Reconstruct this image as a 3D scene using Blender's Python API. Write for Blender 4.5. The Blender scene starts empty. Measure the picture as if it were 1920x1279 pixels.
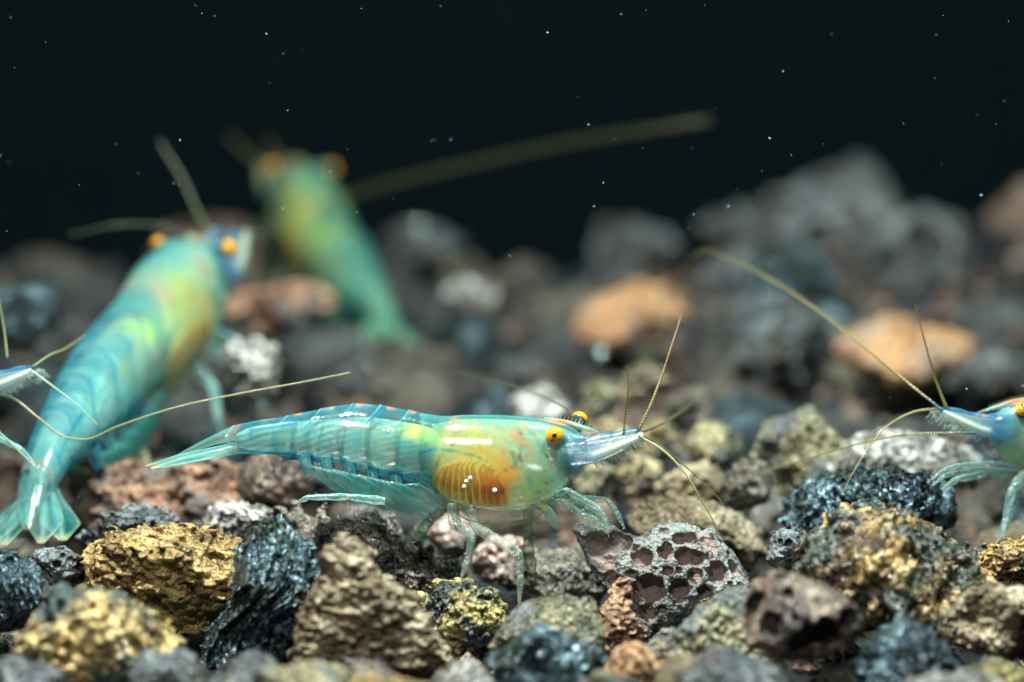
import bpy, math, random, re
import numpy as np
from mathutils import Vector, Matrix

# ------------------------------------------------------------------ camera, light, exposure
# 1 unit = 1 cm (a macro shot: the frame is about 5.2 cm wide at the focus distance)
SC = bpy.context.scene
COL = SC.collection
PITCH = math.radians(7.0)
DIST = 25.0
S = 5.2 / 1920.0                      # cm per photograph pixel in the plane of focus
RIGHT = np.array([1.0, 0.0, 0.0])
FWD = np.array([0.0, math.cos(PITCH), -math.sin(PITCH)])
UP = np.array([0.0, math.sin(PITCH), math.cos(PITCH)])
CAM = np.array([0.0, -DIST * math.cos(PITCH), 4.256])

cd = bpy.data.cameras.new('camera')
cam = bpy.data.objects.new('camera', cd)
COL.objects.link(cam)
cam.location = CAM
cam.rotation_euler = (math.radians(90) - PITCH, 0, 0)
cd.sensor_width = 36.0
cd.lens = 18.0 / (2.6 / DIST)
cd.clip_start = 0.1
cd.clip_end = 200
cd.dof.use_dof = True
cd.dof.focus_distance = DIST - 0.12
cd.dof.aperture_fstop = cd.lens * 1e-3 / 0.60
SC.camera = cam

w = bpy.data.worlds.new('World')
SC.world = w
w.use_nodes = True
w.node_tree.nodes['Background'].inputs[0].default_value = (0.02, 0.24, 0.32, 1)
w.node_tree.nodes['Background'].inputs[1].default_value = 0.05


def area(name, loc, target, sx, sy, energy, color):
    l = bpy.data.lights.new(name, 'AREA')
    l.shape = 'RECTANGLE'
    l.size, l.size_y, l.energy, l.color = sx, sy, energy, color
    o = bpy.data.objects.new(name, l)
    COL.objects.link(o)
    o.location = loc
    o.rotation_euler = (Vector(target) - Vector(loc)).to_track_quat('-Z', 'Y').to_euler()
    return o


# tank lamps: a hard lamp bar over the tank, a second one in front of it, plus a front fill added to light the stone faces
area('tank_lamp', (-2.2, -2.9, 10.5), (0, 0.6, 0), 1.0, 0.55, 3100, (1.0, 0.99, 0.93))
area('tank_lamp', (3.2, -1.0, 10.5), (0, 1.4, 0), 0.8, 0.4, 1700, (0.80, 1.0, 1.0))
area('front_fill', (-1.5, -9.5, 8.0), (0, 0, 0.3), 0.9, 0.6, 560, (1.0, 0.98, 0.93))

SC.view_settings.view_transform = 'Standard'
SC.view_settings.look = 'None'
SC.view_settings.exposure = 0.2
SC.view_settings.gamma = 1.0
SC.render.engine = 'CYCLES'
SC.cycles.use_denoising = True
SC.cycles.max_bounces = 10
SC.cycles.diffuse_bounces = 4
SC.cycles.glossy_bounces = 3
SC.cycles.transmission_bounces = 6
SC.cycles.transparent_max_bounces = 40
SC.cycles.sample_clamp_indirect = 4.0
SC.cycles.caustics_reflective = False
SC.cycles.caustics_refractive = False


# ------------------------------------------------------------------ helpers
def P(px, py, d=0.0):
    """world point that lies d cm behind the plane of focus"""
    px, py, d = np.broadcast_arrays(np.asarray(px, float), np.asarray(py, float), np.asarray(d, float))
    q = (DIST + d)
    k = S * q / DIST
    return (CAM + q[..., None] * FWD + ((px - 960) * k)[..., None] * RIGHT - ((py - 639.5) * k)[..., None] * UP)


def lin(r, g, b):
    f = lambda c: (c / 12.92 if c <= 0.04045 else ((c + 0.055) / 1.055) ** 2.4)
    return np.array([f(r / 255), f(g / 255), f(b / 255)])


def tag(o, label=None, cat=None, group=None, kind=None):
    if label: o['label'] = label
    if cat: o['category'] = cat
    if group: o['group'] = group
    if kind: o['kind'] = kind
    return o


def link_mesh(name, verts, faces, mat, parent=None, loc=None, attrs=None, smooth=True):
    me = bpy.data.meshes.new(name)
    verts = np.asarray(verts, np.float32)
    faces = np.asarray(faces, np.int32)
    n = faces.shape[1]
    me.vertices.add(len(verts))
    me.vertices.foreach_set('co', verts.ravel())
    me.loops.add(faces.size)
    me.loops.foreach_set('vertex_index', faces.ravel())
    me.polygons.add(len(faces))
    me.polygons.foreach_set('loop_start', np.arange(0, faces.size, n, dtype=np.int32))
    me.polygons.foreach_set('loop_total', np.full(len(faces), n, np.int32))
    me.update(calc_edges=True)
    me.validate()
    me.polygons.foreach_set('use_smooth', np.full(len(me.polygons), smooth))
    for k, a in (attrs or {}).items():
        at = me.attributes.new(k, 'FLOAT_COLOR', 'POINT')
        a = np.asarray(a, np.float32)
        if len(a) == len(me.vertices):
            at.data.foreach_set('color', a.ravel())
    me.materials.append(mat)
    o = bpy.data.objects.new(name, me)
    COL.objects.link(o)
    if parent: o.parent = parent
    if loc is not None: o.location = loc
    return o


def empty(name, loc):
    o = bpy.data.objects.new(name, None)
    COL.objects.link(o)
    o.location = loc
    o.empty_display_size = 0.1
    return o


# ------------------------------------------------------------------ node materials
def new_mat(name):
    m = bpy.data.materials.new(name)
    m.use_nodes = True
    nt = m.node_tree
    nt.nodes.clear()
    return m, nt


def nd(nt, t, **kw):
    n = nt.nodes.new(t)
    for k, v in kw.items():
        if k in n.inputs: n.inputs[k].default_value = v
        else: setattr(n, k, v)
    return n


def mixc(nt, fac, a, b, mode='MIX'):
    n = nt.nodes.new('ShaderNodeMix')
    n.data_type = 'RGBA'
    n.blend_type = mode
    for sock, v in ((n.inputs[0], fac), (n.inputs[6], a), (n.inputs[7], b)):
        if isinstance(v, bpy.types.NodeSocket): nt.links.new(v, sock)
        elif isinstance(v, (int, float)): sock.default_value = v
        else: sock.default_value = (*v[:3], 1)
    return n.outputs[2]


def ramp(nt, fac, lo, hi):
    n = nt.nodes.new('ShaderNodeMapRange')
    nt.links.new(fac, n.inputs[0])
    n.inputs[1].default_value, n.inputs[2].default_value = lo, hi
    return n.outputs[0]


def stone_mat(name, dark, mid, light, cav, rough=0.55, spec=0.5, metal=0.0, grain=9.0, bump=0.6, speck=None, glint=0.0, flake=0.0, fscale=42.0):
    """lava stone: patchy colour over the cut geometry, fine grain relief, wet patches"""
    m, nt = new_mat(name)
    L = nt.links.new
    out = nd(nt, 'ShaderNodeOutputMaterial')
    pr = nd(nt, 'ShaderNodeBsdfPrincipled')
    L(pr.outputs[0], out.inputs[0])
    tc = nd(nt, 'ShaderNodeTexCoord')
    at = nd(nt, 'ShaderNodeAttribute', attribute_name='tone')
    sep = nd(nt, 'ShaderNodeSeparateColor')
    L(at.outputs['Color'], sep.inputs[0])
    n1 = nd(nt, 'ShaderNodeTexNoise', Scale=grain, Detail=6.0, Roughness=0.65)
    n2 = nd(nt, 'ShaderNodeTexNoise', Scale=grain * 5.5, Detail=4.0, Roughness=0.7)
    n3 = nd(nt, 'ShaderNodeTexNoise', Scale=grain * 0.5, Detail=3.0, Roughness=0.5)
    vo = nd(nt, 'ShaderNodeTexVoronoi', Scale=grain * 3.2)
    for n in (n1, n2, n3, vo): L(tc.outputs['Object'], n.inputs['Vector'])
    c = mixc(nt, ramp(nt, n1.outputs[0], 0.38, 0.62), dark, mid)
    c = mixc(nt, ramp(nt, sep.outputs[1], 0.35, 0.8), c, light)
    c = mixc(nt, ramp(nt, n2.outputs[0], 0.55, 0.68), c, light)
    c2 = mixc(nt, ramp(nt, n2.outputs[0], 0.48, 0.34), c, dark)
    if speck is not None:
        c2 = mixc(nt, ramp(nt, n3.outputs[0], 0.48, 0.58), c2, speck)
    c3 = mixc(nt, sep.outputs[0], c2, cav)
    L(c3, pr.inputs['Base Color'])
    pr.inputs['Specular IOR Level'].default_value = spec
    pr.inputs['Metallic'].default_value = metal
    rr = nd(nt, 'ShaderNodeMapRange')
    L(n3.outputs[0], rr.inputs[0])
    rr.inputs[1].default_value, rr.inputs[2].default_value = 0.35, 0.65
    rr.inputs[3].default_value, rr.inputs[4].default_value = max(0.12, rough - 0.18 - glint), min(1.0, rough + 0.2)
    L(rr.outputs[0], pr.inputs['Roughness'])
    b1 = nd(nt, 'ShaderNodeBump', Strength=bump, Distance=0.035)
    L(n2.outputs[0], b1.inputs['Height'])
    b2 = nd(nt, 'ShaderNodeBump', Strength=bump * 0.8, Distance=0.05)
    L(vo.outputs['Distance'], b2.inputs['Height'])
    L(b1.outputs[0], b2.inputs['Normal'])
    nrm = b2.outputs[0]
    if flake:                                             # little mirror facets: every cell tips its own way
        vf = nd(nt, 'ShaderNodeTexVoronoi', Scale=fscale)
        L(tc.outputs['Object'], vf.inputs['Vector'])
        sub = nd(nt, 'ShaderNodeVectorMath', operation='SUBTRACT')
        L(vf.outputs['Color'], sub.inputs[0])
        sub.inputs[1].default_value = (0.5, 0.5, 0.5)
        scl = nd(nt, 'ShaderNodeVectorMath', operation='SCALE')
        L(sub.outputs[0], scl.inputs[0])
        scl.inputs['Scale'].default_value = flake
        add = nd(nt, 'ShaderNodeVectorMath', operation='ADD')
        L(nrm, add.inputs[0]); L(scl.outputs[0], add.inputs[1])
        nz = nd(nt, 'ShaderNodeVectorMath', operation='NORMALIZE')
        L(add.outputs[0], nz.inputs[0])
        nrm = nz.outputs[0]
    L(nrm, pr.inputs['Normal'])
    return m


def tissue_mat(name, trans=0.5, gloss=0.16, refl=0.5, bump=0.15, bscale=60, sss=0.0, thin=True):
    """living tissue: pigment colour and density come from the 'pig' attribute; a thin clear wall
    looks denser where it is crossed at a slant"""
    m, nt = new_mat(name)
    L = nt.links.new
    out = nd(nt, 'ShaderNodeOutputMaterial')
    at = nd(nt, 'ShaderNodeAttribute', attribute_name='pig')
    tc = nd(nt, 'ShaderNodeTexCoord')
    no = nd(nt, 'ShaderNodeTexNoise', Scale=bscale, Detail=3.0)
    L(tc.outputs['Object'], no.inputs['Vector'])
    bp = nd(nt, 'ShaderNodeBump', Strength=bump, Distance=0.01)
    L(no.outputs[0], bp.inputs['Height'])
    n2 = nd(nt, 'ShaderNodeTexNoise', Scale=bscale * 0.55, Detail=5.0, Roughness=0.7)
    L(tc.outputs['Object'], n2.inputs['Vector'])
    var = mixc(nt, ramp(nt, n2.outputs[0], 0.3, 0.7), (0.78, 0.84, 0.86), (1.14, 1.10, 1.04))
    colr = mixc(nt, 1.0, at.outputs['Color'], var, 'MULTIPLY')
    if sss:
        pr = nd(nt, 'ShaderNodeBsdfPrincipled', Roughness=0.4)
        L(colr, pr.inputs['Base Color'])
        pr.inputs['Subsurface Weight'].default_value = 1.0
        pr.inputs['Subsurface Radius'].default_value = (0.8, 1.0, 0.9)
        pr.inputs['Subsurface Scale'].default_value = sss
        pr.inputs['Specular IOR Level'].default_value = 0.0
        body = pr.outputs[0]
    else:
        di = nd(nt, 'ShaderNodeBsdfDiffuse')
        tr = nd(nt, 'ShaderNodeBsdfTranslucent')
        L(colr, di.inputs[0]); L(colr, tr.inputs[0])
        m1 = nd(nt, 'ShaderNodeMixShader')
        m1.inputs[0].default_value = trans
        L(di.outputs[0], m1.inputs[1]); L(tr.outputs[0], m1.inputs[2])
        body = m1.outputs[0]
    lw = nd(nt, 'ShaderNodeLayerWeight')
    def mth(op, x, y=None):
        n = nd(nt, 'ShaderNodeMath', operation=op)
        for i, v in enumerate((x, y)):
            if v is None: continue
            if isinstance(v, (int, float)): n.inputs[i].default_value = v
            else: L(v, n.inputs[i])
        return n.outputs[0]
    alpha = at.outputs['Alpha']
    if thin:
        cosv = mth('MAXIMUM', mth('SUBTRACT', 1.0, lw.outputs['Facing']), 0.22)
        alpha = mth('SUBTRACT', 1.0, mth('POWER', mth('SUBTRACT', 1.0, alpha), mth('DIVIDE', 1.0, cosv)))
    tp = nd(nt, 'ShaderNodeBsdfTransparent')
    m2 = nd(nt, 'ShaderNodeMixShader')
    L(alpha, m2.inputs[0]); L(tp.outputs[0], m2.inputs[1]); L(body, m2.inputs[2])
    gl = nd(nt, 'ShaderNodeBsdfGlossy', Roughness=gloss)
    L(bp.outputs[0], gl.inputs['Normal'])
    fr = mth('ADD', mth('MULTIPLY', mth('POWER', lw.outputs['Facing'], 4.0), refl), 0.0 if sss else 0.03)
    m3 = nd(nt, 'ShaderNodeMixShader')
    L(fr, m3.inputs[0]); L(m2.outputs[0], m3.inputs[1]); L(gl.outputs[0], m3.inputs[2])
    L(m3.outputs[0], out.inputs[0])
    return m


def plain_mat(name, col, rough=0.5, spec=0.5):
    m, nt = new_mat(name)
    L = nt.links.new
    out = nd(nt, 'ShaderNodeOutputMaterial')
    pr = nd(nt, 'ShaderNodeBsdfPrincipled', Roughness=rough)
    pr.inputs['Specular IOR Level'].default_value = spec
    tc = nd(nt, 'ShaderNodeTexCoord')
    n = nd(nt, 'ShaderNodeTexNoise', Scale=3.0, Detail=5.0)
    L(tc.outputs['Object'], n.inputs['Vector'])
    c = mixc(nt, n.outputs[0], np.array(col) * 0.6, np.array(col) * 1.4)
    L(c, pr.inputs['Base Color'])
    L(pr.outputs[0], out.inputs[0])
    return m


# ------------------------------------------------------------------ tank floor and back wall
FLOOR = -0.36


def ground_z(x, y):
    """bed height: flat glass in front, gravel banked up towards the back, higher on the right"""
    t = np.clip((y - 0.6) / 8.0, 0, 1.4)
    z = FLOOR + 0.72 * t ** 0.9 + 0.55 * np.clip((y - 4.5) / 4.5, 0, 1) * np.clip((x - 0.6) / 2.0, 0, 1)
    return z - 0.5 * np.clip(y - 9.2, 0, 3)


def build_setting():
    xs = np.linspace(-9, 9, 73)
    ys = np.linspace(-8, 13, 85)
    X, Y = np.meshgrid(xs, ys, indexing='ij')
    Z = ground_z(X, Y)
    V = np.stack([X, Y, Z], -1).reshape(-1, 3)
    i, j = np.meshgrid(np.arange(72), np.arange(84), indexing='ij')
    a = (i * 85 + j).ravel()
    F = np.stack([a, a + 85, a + 86, a + 1], -1)
    tag(link_mesh('tank_floor', V, F, plain_mat('dark_glass', (0.012, 0.016, 0.018), 0.4)), kind='structure')
    V = np.array([[-14, 13.0, -2], [14, 13.0, -2], [14, 13.0, 14], [-14, 13.0, 14],
                  [-14, 13.3, -2], [14, 13.3, -2], [14, 13.3, 14], [-14, 13.3, 14]], float)
    F = [[0, 1, 2, 3], [5, 4, 7, 6], [3, 2, 6, 7], [1, 0, 4, 5], [0, 3, 7, 4], [2, 1, 5, 6]]
    tag(link_mesh('tank_back_wall', V, F, plain_mat('black_back_glass', (0.0008, 0.0042, 0.0058), 0.8, 0.05), smooth=False), kind='structure')


build_setting()


# ------------------------------------------------------------------ stone geometry: distance fields cut on a grid
def axis_w(N, m, ph):
    """cubic interpolation matrix from m lattice values to N samples"""
    t = np.linspace(0, m - 3.001, N) + ph
    i = np.floor(t).astype(int)
    f = t - i
    W = np.zeros((N, m))
    w4 = np.stack([-f + 2 * f**2 - f**3, 2 - 5 * f**2 + 3 * f**3, f + 4 * f**2 - 3 * f**3, -f**2 + f**3], -1) * 0.5
    for k in range(4):
        W[np.arange(N), np.clip(i + k - 1, 0, m - 1)] += w4[:, k]
    return W


def gnoise(shape, freq, rng):
    """smooth noise on a grid; freq = features per longest side (scalar or per axis)"""
    fr = np.broadcast_to(np.asarray(freq, float), (3,))
    L = max(shape)
    ms = [max(4, int(round(f * n / L)) + 3) for f, n in zip(fr, shape)]
    lat = rng.standard_normal(ms)
    for ax in range(3):
        lat = np.moveaxis(np.tensordot(axis_w(shape[ax], ms[ax], rng.random() * 0.99), lat, (1, ax)), 0, ax)
    return lat


OFF = np.array([[0, 0, 0], [1, 0, 0], [0, 1, 0], [1, 1, 0], [0, 0, 1], [1, 0, 1], [0, 1, 1], [1, 1, 1]])
EDG = [(0, 1), (2, 3), (4, 5), (6, 7), (0, 2), (1, 3), (4, 6), (5, 7), (0, 4), (1, 5), (2, 6), (3, 7)]


def surface_nets(F):
    neg = F < 0
    cnt = np.zeros(tuple(n - 1 for n in F.shape), np.int8)
    for o in OFF:
        cnt += neg[o[0]:F.shape[0] - 1 + o[0], o[1]:F.shape[1] - 1 + o[1], o[2]:F.shape[2] - 1 + o[2]]
    act = (cnt > 0) & (cnt < 8)
    idx = np.argwhere(act)
    ids = np.full(act.shape, -1, np.int32)
    ids[act] = np.arange(len(idx))
    vals = np.stack([F[tuple((idx + o).T)] for o in OFF], -1)
    pos = np.zeros((len(idx), 3))
    num = np.zeros(len(idx))
    for a, b in EDG:
        va, vb = vals[:, a], vals[:, b]
        mk = (va < 0) != (vb < 0)
        t = np.where(mk, va / np.where(va == vb, 1, va - vb), 0)
        pos += mk[:, None] * (OFF[a] + t[:, None] * (OFF[b] - OFF[a]))
        num += mk
    pos = idx + pos / num[:, None]
    quads = []
    for ax in range(3):
        b, c = [(1, 2), (2, 0), (0, 1)][ax]
        n0 = np.take(neg, range(0, F.shape[ax] - 1), ax)
        n1 = np.take(neg, range(1, F.shape[ax]), ax)
        e = np.argwhere(n0 != n1)
        ok = (e[:, b] > 0) & (e[:, c] > 0) & (e[:, b] < F.shape[b] - 1) & (e[:, c] < F.shape[c] - 1)
        e = e[ok]
        flip = n1[tuple(e.T)]
        eb, ec = np.zeros(3, int), np.zeros(3, int)
        eb[b] = 1; ec[c] = 1
        q = np.stack([ids[tuple((e - eb - ec).T)], ids[tuple((e - ec).T)], ids[tuple(e.T)], ids[tuple((e - eb).T)]], -1)
        q[flip] = q[flip][:, ::-1]
        quads.append(q)
    q = np.concatenate(quads)
    # keep the largest connected piece
    lab = np.arange(len(pos))
    ed = np.concatenate([q[:, [0, 1]], q[:, [1, 2]], q[:, [2, 3]], q[:, [3, 0]]])
    for _ in range(60):
        mn = np.minimum(lab[ed[:, 0]], lab[ed[:, 1]])
        new = lab.copy()
        np.minimum.at(new, ed[:, 0], mn)
        np.minimum.at(new, ed[:, 1], mn)
        new = new[new]
        new = new[new]
        if (new == lab).all(): break
        lab = new
    u, inv, c = np.unique(lab, return_inverse=True, return_counts=True)
    keep = inv == c.argmax()
    remap = np.cumsum(keep) - 1
    q = q[keep[q].all(1)]
    return pos[keep], remap[q]


def poly_sd(px, py, poly):
    poly = np.asarray(poly, float)
    d = np.full(px.shape, 1e9)
    inside = np.zeros(px.shape, bool)
    n = len(poly)
    for i in range(n):
        a, b = poly[i], poly[(i + 1) % n]
        e = b - a
        wx, wy = px - a[0], py - a[1]
        t = np.clip((wx * e[0] + wy * e[1]) / (e @ e), 0, 1)
        d = np.minimum(d, np.hypot(wx - t * e[0], wy - t * e[1]))
        c = (a[1] > py) != (b[1] > py)
        xx = (b[0] - a[0]) * (py - a[1]) / (b[1] - a[1] + 1e-12) + a[0]
        inside ^= c & (px < xx)
    return np.where(inside, -d, d)


def smax(a, b, k):
    h = np.clip(0.5 + 0.5 * (a - b) / k, 0, 1)
    return b + (a - b) * h + k * h * (1 - h)


def stone_field(poly, thick, N, style, seed, bubbles=None, amp=1.0, cuts=4, nrand=46):
    """returns vertices (px, py, depth px), quads, tone"""
    rng = np.random.default_rng(seed)
    poly = np.asarray(poly, float)
    lo, hi = poly.min(0), poly.max(0)
    size = (hi - lo).max()
    mg = 0.10 * size + 3
    vox = (size + 2 * mg) / N
    T = thick * 0.5
    nx = int((hi[0] - lo[0] + 2 * mg) / vox) + 1
    nz = int((hi[1] - lo[1] + 2 * mg) / vox) + 1
    ny = int((2 * T + 2 * mg) / vox) + 1
    gx = lo[0] - mg + np.arange(nx) * vox
    gy = -T - mg + np.arange(ny) * vox
    gz = lo[1] - mg + np.arange(nz) * vox
    PX, PZ = np.meshgrid(gx, gz, indexing='ij')
    sd = poly_sd(PX, PZ, poly)
    Rin = max(-sd.min(), 4.0)
    a = np.clip(-sd / (Rin * 0.95), -3, 1)
    F = (np.sqrt(np.maximum(0, 1 - a)[:, None, :] ** 2 + (gy[None, :, None] / T) ** 2) - 1) * min(Rin, T)
    F = F.astype(np.float32)
    shp = F.shape
    C = (lo + hi) / 2
    X3, Y3, Z3 = (gx - C[0])[:, None, None], gy[None, :, None], (gz - C[1])[None, None, :]
    for _ in range(cuts):                                        # broken facets
        n = rng.standard_normal(3) * (1, 0.9, 0.9)
        n[1] = -abs(n[1]) - 0.35
        n[2] -= 0.25
        n /= np.linalg.norm(n)
        off = np.sqrt((n[0] * (hi[0] - lo[0]) / 2) ** 2 + (n[1] * T) ** 2 + (n[2] * (hi[1] - lo[1]) / 2) ** 2) * rng.uniform(0.62, 0.85)
        F = smax(F, X3 * n[0] + Y3 * n[1] + Z3 * n[2] - off, 0.05 * size)
    R = size * 0.5 * amp
    tone = gnoise(shp, 5, rng)
    cavf = None
    if style == 'rough':
        F += R * (0.045 * gnoise(shp, 5, rng) + 0.030 * gnoise(shp, 11, rng))
        n = gnoise(shp, (18, 18, 30), rng)
        F += R * (0.026 * n + 0.030 * gnoise(shp, (34, 34, 54), rng) + 0.04 * np.maximum(0, gnoise(shp, 16, rng) - 0.6))
        tone = 0.6 * tone - 0.7 * n
    elif style == 'fine':
        n = gnoise(shp, 26, rng)
        F += R * (0.09 * gnoise(shp, 4, rng) + 0.06 * gnoise(shp, 8, rng) + 0.022 * n + 0.016 * gnoise(shp, 50, rng))
        tone = 0.5 * tone - 0.4 * n
    elif style == 'crumb':
        n = np.abs(gnoise(shp, 15, rng))
        n2 = np.abs(gnoise(shp, 30, rng))
        F += R * (0.06 * gnoise(shp, 4, rng) - 0.050 * n - 0.042 * n2 + 0.055 + 0.02 * gnoise(shp, 46, rng) + 0.06 * np.maximum(0, gnoise(shp, 9, rng) - 0.7))
        tone = 0.7 * tone + 0.8 * (n - 0.6)
    elif style == 'jag':
        n = gnoise(shp, 20, rng)
        n2 = np.abs(gnoise(shp, 11, rng))
        F += R * (0.07 * gnoise(shp, 5, rng) - 0.07 * n2 + 0.04 + 0.034 * n + 0.026 * gnoise(shp, 42, rng) + 0.14 * np.maximum(0, gnoise(shp, 8, rng) - 0.7))
        tone = 0.6 * tone - 0.5 * n + 0.5 * (n2 - 0.6)
    elif style == 'smooth':
        F += R * (0.05 * gnoise(shp, 3, rng) + 0.03 * gnoise(shp, 7, rng) + 0.016 * gnoise(shp, 22, rng) + 0.014 * gnoise(shp, 48, rng))
    elif style == 'streak':
        # folded, streaky glassy slag: warp the streak axis over the stone
        q = (X3 * 0.9 + Z3 * 0.38) / size + 0.22 * gnoise(shp, 3, rng) + 0.35 * Y3 / size
        r1 = np.sin(q * 26 + 1.5 * gnoise(shp, 4, rng))
        r2 = np.sin(q * 71 + 2.5 * gnoise(shp, 6, rng))
        F += R * (0.09 * gnoise(shp, 4, rng) + 0.060 * r1 + 0.030 * r2 + 0.022 * gnoise(shp, 24, rng) + 0.016 * gnoise(shp, 48, rng))
        tone = 0.4 * tone - 0.4 * r2
    elif style == 'porous':
        F += R * (0.03 * gnoise(shp, 4, rng) + 0.02 * gnoise(shp, 9, rng) + (0.0 if N > 150 else 0.022) * gnoise(shp, 20, rng))
        if bubbles is None:
            bubbles = []
        else:
            bb = []
            for (bx, bz, br) in bubbles:                        # sit each vesicle on the front face
                i, k = int(round((bx - gx[0]) / vox)), int(round((bz - gz[0]) / vox))
                i, k = min(max(i, 0), nx - 1), min(max(k, 0), nz - 1)
                col = F[i, :, k]
                hit = np.argmax(col < 0) if (col < 0).any() else int(col.argmin())
                bb.append((bx, gy[hit] + br * 0.25, bz, br))
            bubbles = bb
        surf = np.argwhere(np.abs(F) < vox)
        for _ in range(nrand):
            p = surf[rng.integers(len(surf))]
            r = size * 0.5 * rng.choice([0.05, 0.08, 0.12, 0.17, 0.24], p=[.3, .25, .2, .15, .1])
            c = (gx[p[0]], gy[p[1]], gz[p[2]])
            if len(bubbles) and min((math.dist(c, b[:3]) - b[3] - r) for b in bubbles) < -0.15 * r: continue
            bubbles.append((c[0], c[1], c[2], r))
        cavf = np.full(shp, -1e3, np.float32)
        wob = 1 + 0.05 * gnoise(shp, 6, rng)
        for (bx, by, bz, br) in bubbles:
            e = rng.uniform(0.9, 1.14, 3)
            i0, i1 = np.searchsorted(gx, [bx - 1.7 * br, bx + 1.7 * br])
            j0, j1 = np.searchsorted(gy, [by - 1.7 * br, by + 1.7 * br])
            k0, k1 = np.searchsorted(gz, [bz - 1.7 * br, bz + 1.7 * br])
            sl = (slice(i0, i1), slice(j0, j1), slice(k0, k1))
            if F[sl].size == 0: continue
            dd = br * wob[sl] - np.sqrt(((gx[i0:i1] - bx) / e[0])[:, None, None] ** 2 + ((gy[j0:j1] - by) / e[1])[None, :, None] ** 2 + ((gz[k0:k1] - bz) / e[2])[None, None, :] ** 2)
            cavf[sl] = np.maximum(cavf[sl], dd)
        solid = F.copy()
        F = smax(F, np.maximum(cavf, -60), 0.006 * size)
        F += R * 0.008 * gnoise(shp, 48, rng)
        cavf = np.clip((-solid / (0.02 * size)) - 0.4, 0, 1) * (cavf > -0.02 * size)
    v, q = surface_nets(F)
    i = np.round(v).astype(int)
    i = np.clip(i, 0, np.array(shp) - 1)
    tn = np.zeros((len(v), 4), np.float32)
    tn[:, 1] = np.clip(0.5 + 0.25 * tone[tuple(i.T)], 0, 1)
    if cavf is not None: tn[:, 0] = cavf[tuple(i.T)]
    tn[:, 3] = 1
    W = np.stack([gx[0] + v[:, 0] * vox, gz[0] + v[:, 2] * vox, gy[0] + v[:, 1] * vox], -1)
    return W, q[:, ::-1] if True else q, tn


# ------------------------------------------------------------------ stone materials
MS = {
    'ochre': stone_mat('ochre_lava', lin(52, 45, 31), lin(144, 117, 68), lin(210, 182, 118), lin(50, 40, 26), rough=0.7, spec=0.35, grain=10, bump=0.8),
    'gold': stone_mat('golden_slag', lin(32, 34, 30), lin(118, 104, 62), lin(222, 196, 128), lin(50, 40, 26), rough=0.26, spec=0.7, grain=8, bump=0.6, speck=lin(34, 56, 54), glint=0.1, flake=1.0),
    'brown_gold': stone_mat('brown_gold_slag', lin(26, 21, 11), lin(88, 68, 34), lin(198, 168, 106), lin(40, 30, 18), rough=0.22, spec=0.8, grain=9, bump=0.6, speck=lin(48, 58, 48), glint=0.1, flake=1.2),
    'grey': stone_mat('grey_lava', lin(20, 29, 34), lin(64, 78, 84), lin(142, 154, 154), lin(40, 38, 36), rough=0.36, spec=0.7, grain=10, bump=0.8, speck=lin(62, 58, 50), flake=0.9),
    'dark': stone_mat('dark_lava', lin(18, 18, 17), lin(60, 59, 54), lin(150, 144, 128), lin(26, 24, 22), rough=0.32, spec=0.8, grain=12, bump=0.9, glint=0.1, flake=1.1, fscale=70),
    'blue': stone_mat('blue_metal_slag', lin(6, 12, 17), lin(34, 54, 66), lin(142, 178, 190), lin(14, 18, 22), rough=0.2, spec=1.0, metal=0.6, grain=9, bump=0.9, speck=lin(40, 58, 52), glint=0.1, flake=1.3),
    'green': stone_mat('green_gold_slag', lin(10, 22, 20), lin(74, 80, 40), lin(204, 192, 118), lin(18, 22, 18), rough=0.2, spec=1.0, grain=11, bump=0.7, speck=lin(20, 30, 30), glint=0.08, flake=1.2),
    'tan': stone_mat('tan_lava', lin(64, 58, 44), lin(158, 142, 108), lin(218, 206, 172), lin(46, 40, 30), rough=0.7, spec=0.35, grain=11, bump=0.9, speck=lin(116, 104, 80)),
    'rust': stone_mat('rust_lava', lin(44, 33, 28), lin(112, 76, 56), lin(186, 148, 116), lin(44, 28, 22), rough=0.55, spec=0.45, grain=8, bump=0.7, speck=lin(96, 92, 86), flake=0.5),
    'orange': stone_mat('orange_lava', lin(80, 54, 36), lin(156, 108, 70), lin(206, 166, 120), lin(60, 36, 22), rough=0.65, spec=0.3, grain=7, bump=0.6, speck=lin(150, 130, 108), flake=0.5),
    'pink': stone_mat('pink_vesicle_lava', lin(46, 52, 52), lin(100, 106, 104), lin(156, 162, 156), lin(142, 127, 121), rough=0.5, spec=0.5, grain=16, bump=0.55, flake=0.3, fscale=90),
    'brown': stone_mat('brown_lava', lin(30, 27, 24), lin(82, 72, 62), lin(168, 152, 132), lin(42, 38, 26), rough=0.36, spec=0.7, grain=8, bump=0.7, speck=lin(112, 88, 74), flake=0.9),
    'pale': stone_mat('pale_lava', lin(44, 48, 48), lin(116, 120, 116), lin(212, 214, 206), lin(60, 52, 44), rough=0.27, spec=0.8, grain=8, bump=0.6, speck=lin(96, 92, 80), flake=1.0),
    'olive': stone_mat('olive_lava', lin(34, 38, 30), lin(100, 102, 78), lin(190, 184, 140), lin(36, 36, 26), rough=0.36, spec=0.5, grain=9, bump=0.8, speck=lin(92, 100, 98), flake=0.9),
    'cream': stone_mat('cream_crumb_lava', lin(22, 22, 18), lin(92, 86, 60), lin(222, 206, 156), lin(40, 36, 26), rough=0.3, spec=0.8, grain=7, bump=0.8, speck=lin(54, 52, 42), glint=0.1, flake=1.0),
    'wet': stone_mat('wet_red_lava', lin(60, 44, 38), lin(146, 112, 98), lin(224, 204, 190), lin(44, 30, 26), rough=0.22, spec=1.0, grain=8, bump=0.7, speck=lin(50, 46, 42), glint=0.1, flake=1.0),
}


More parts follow.
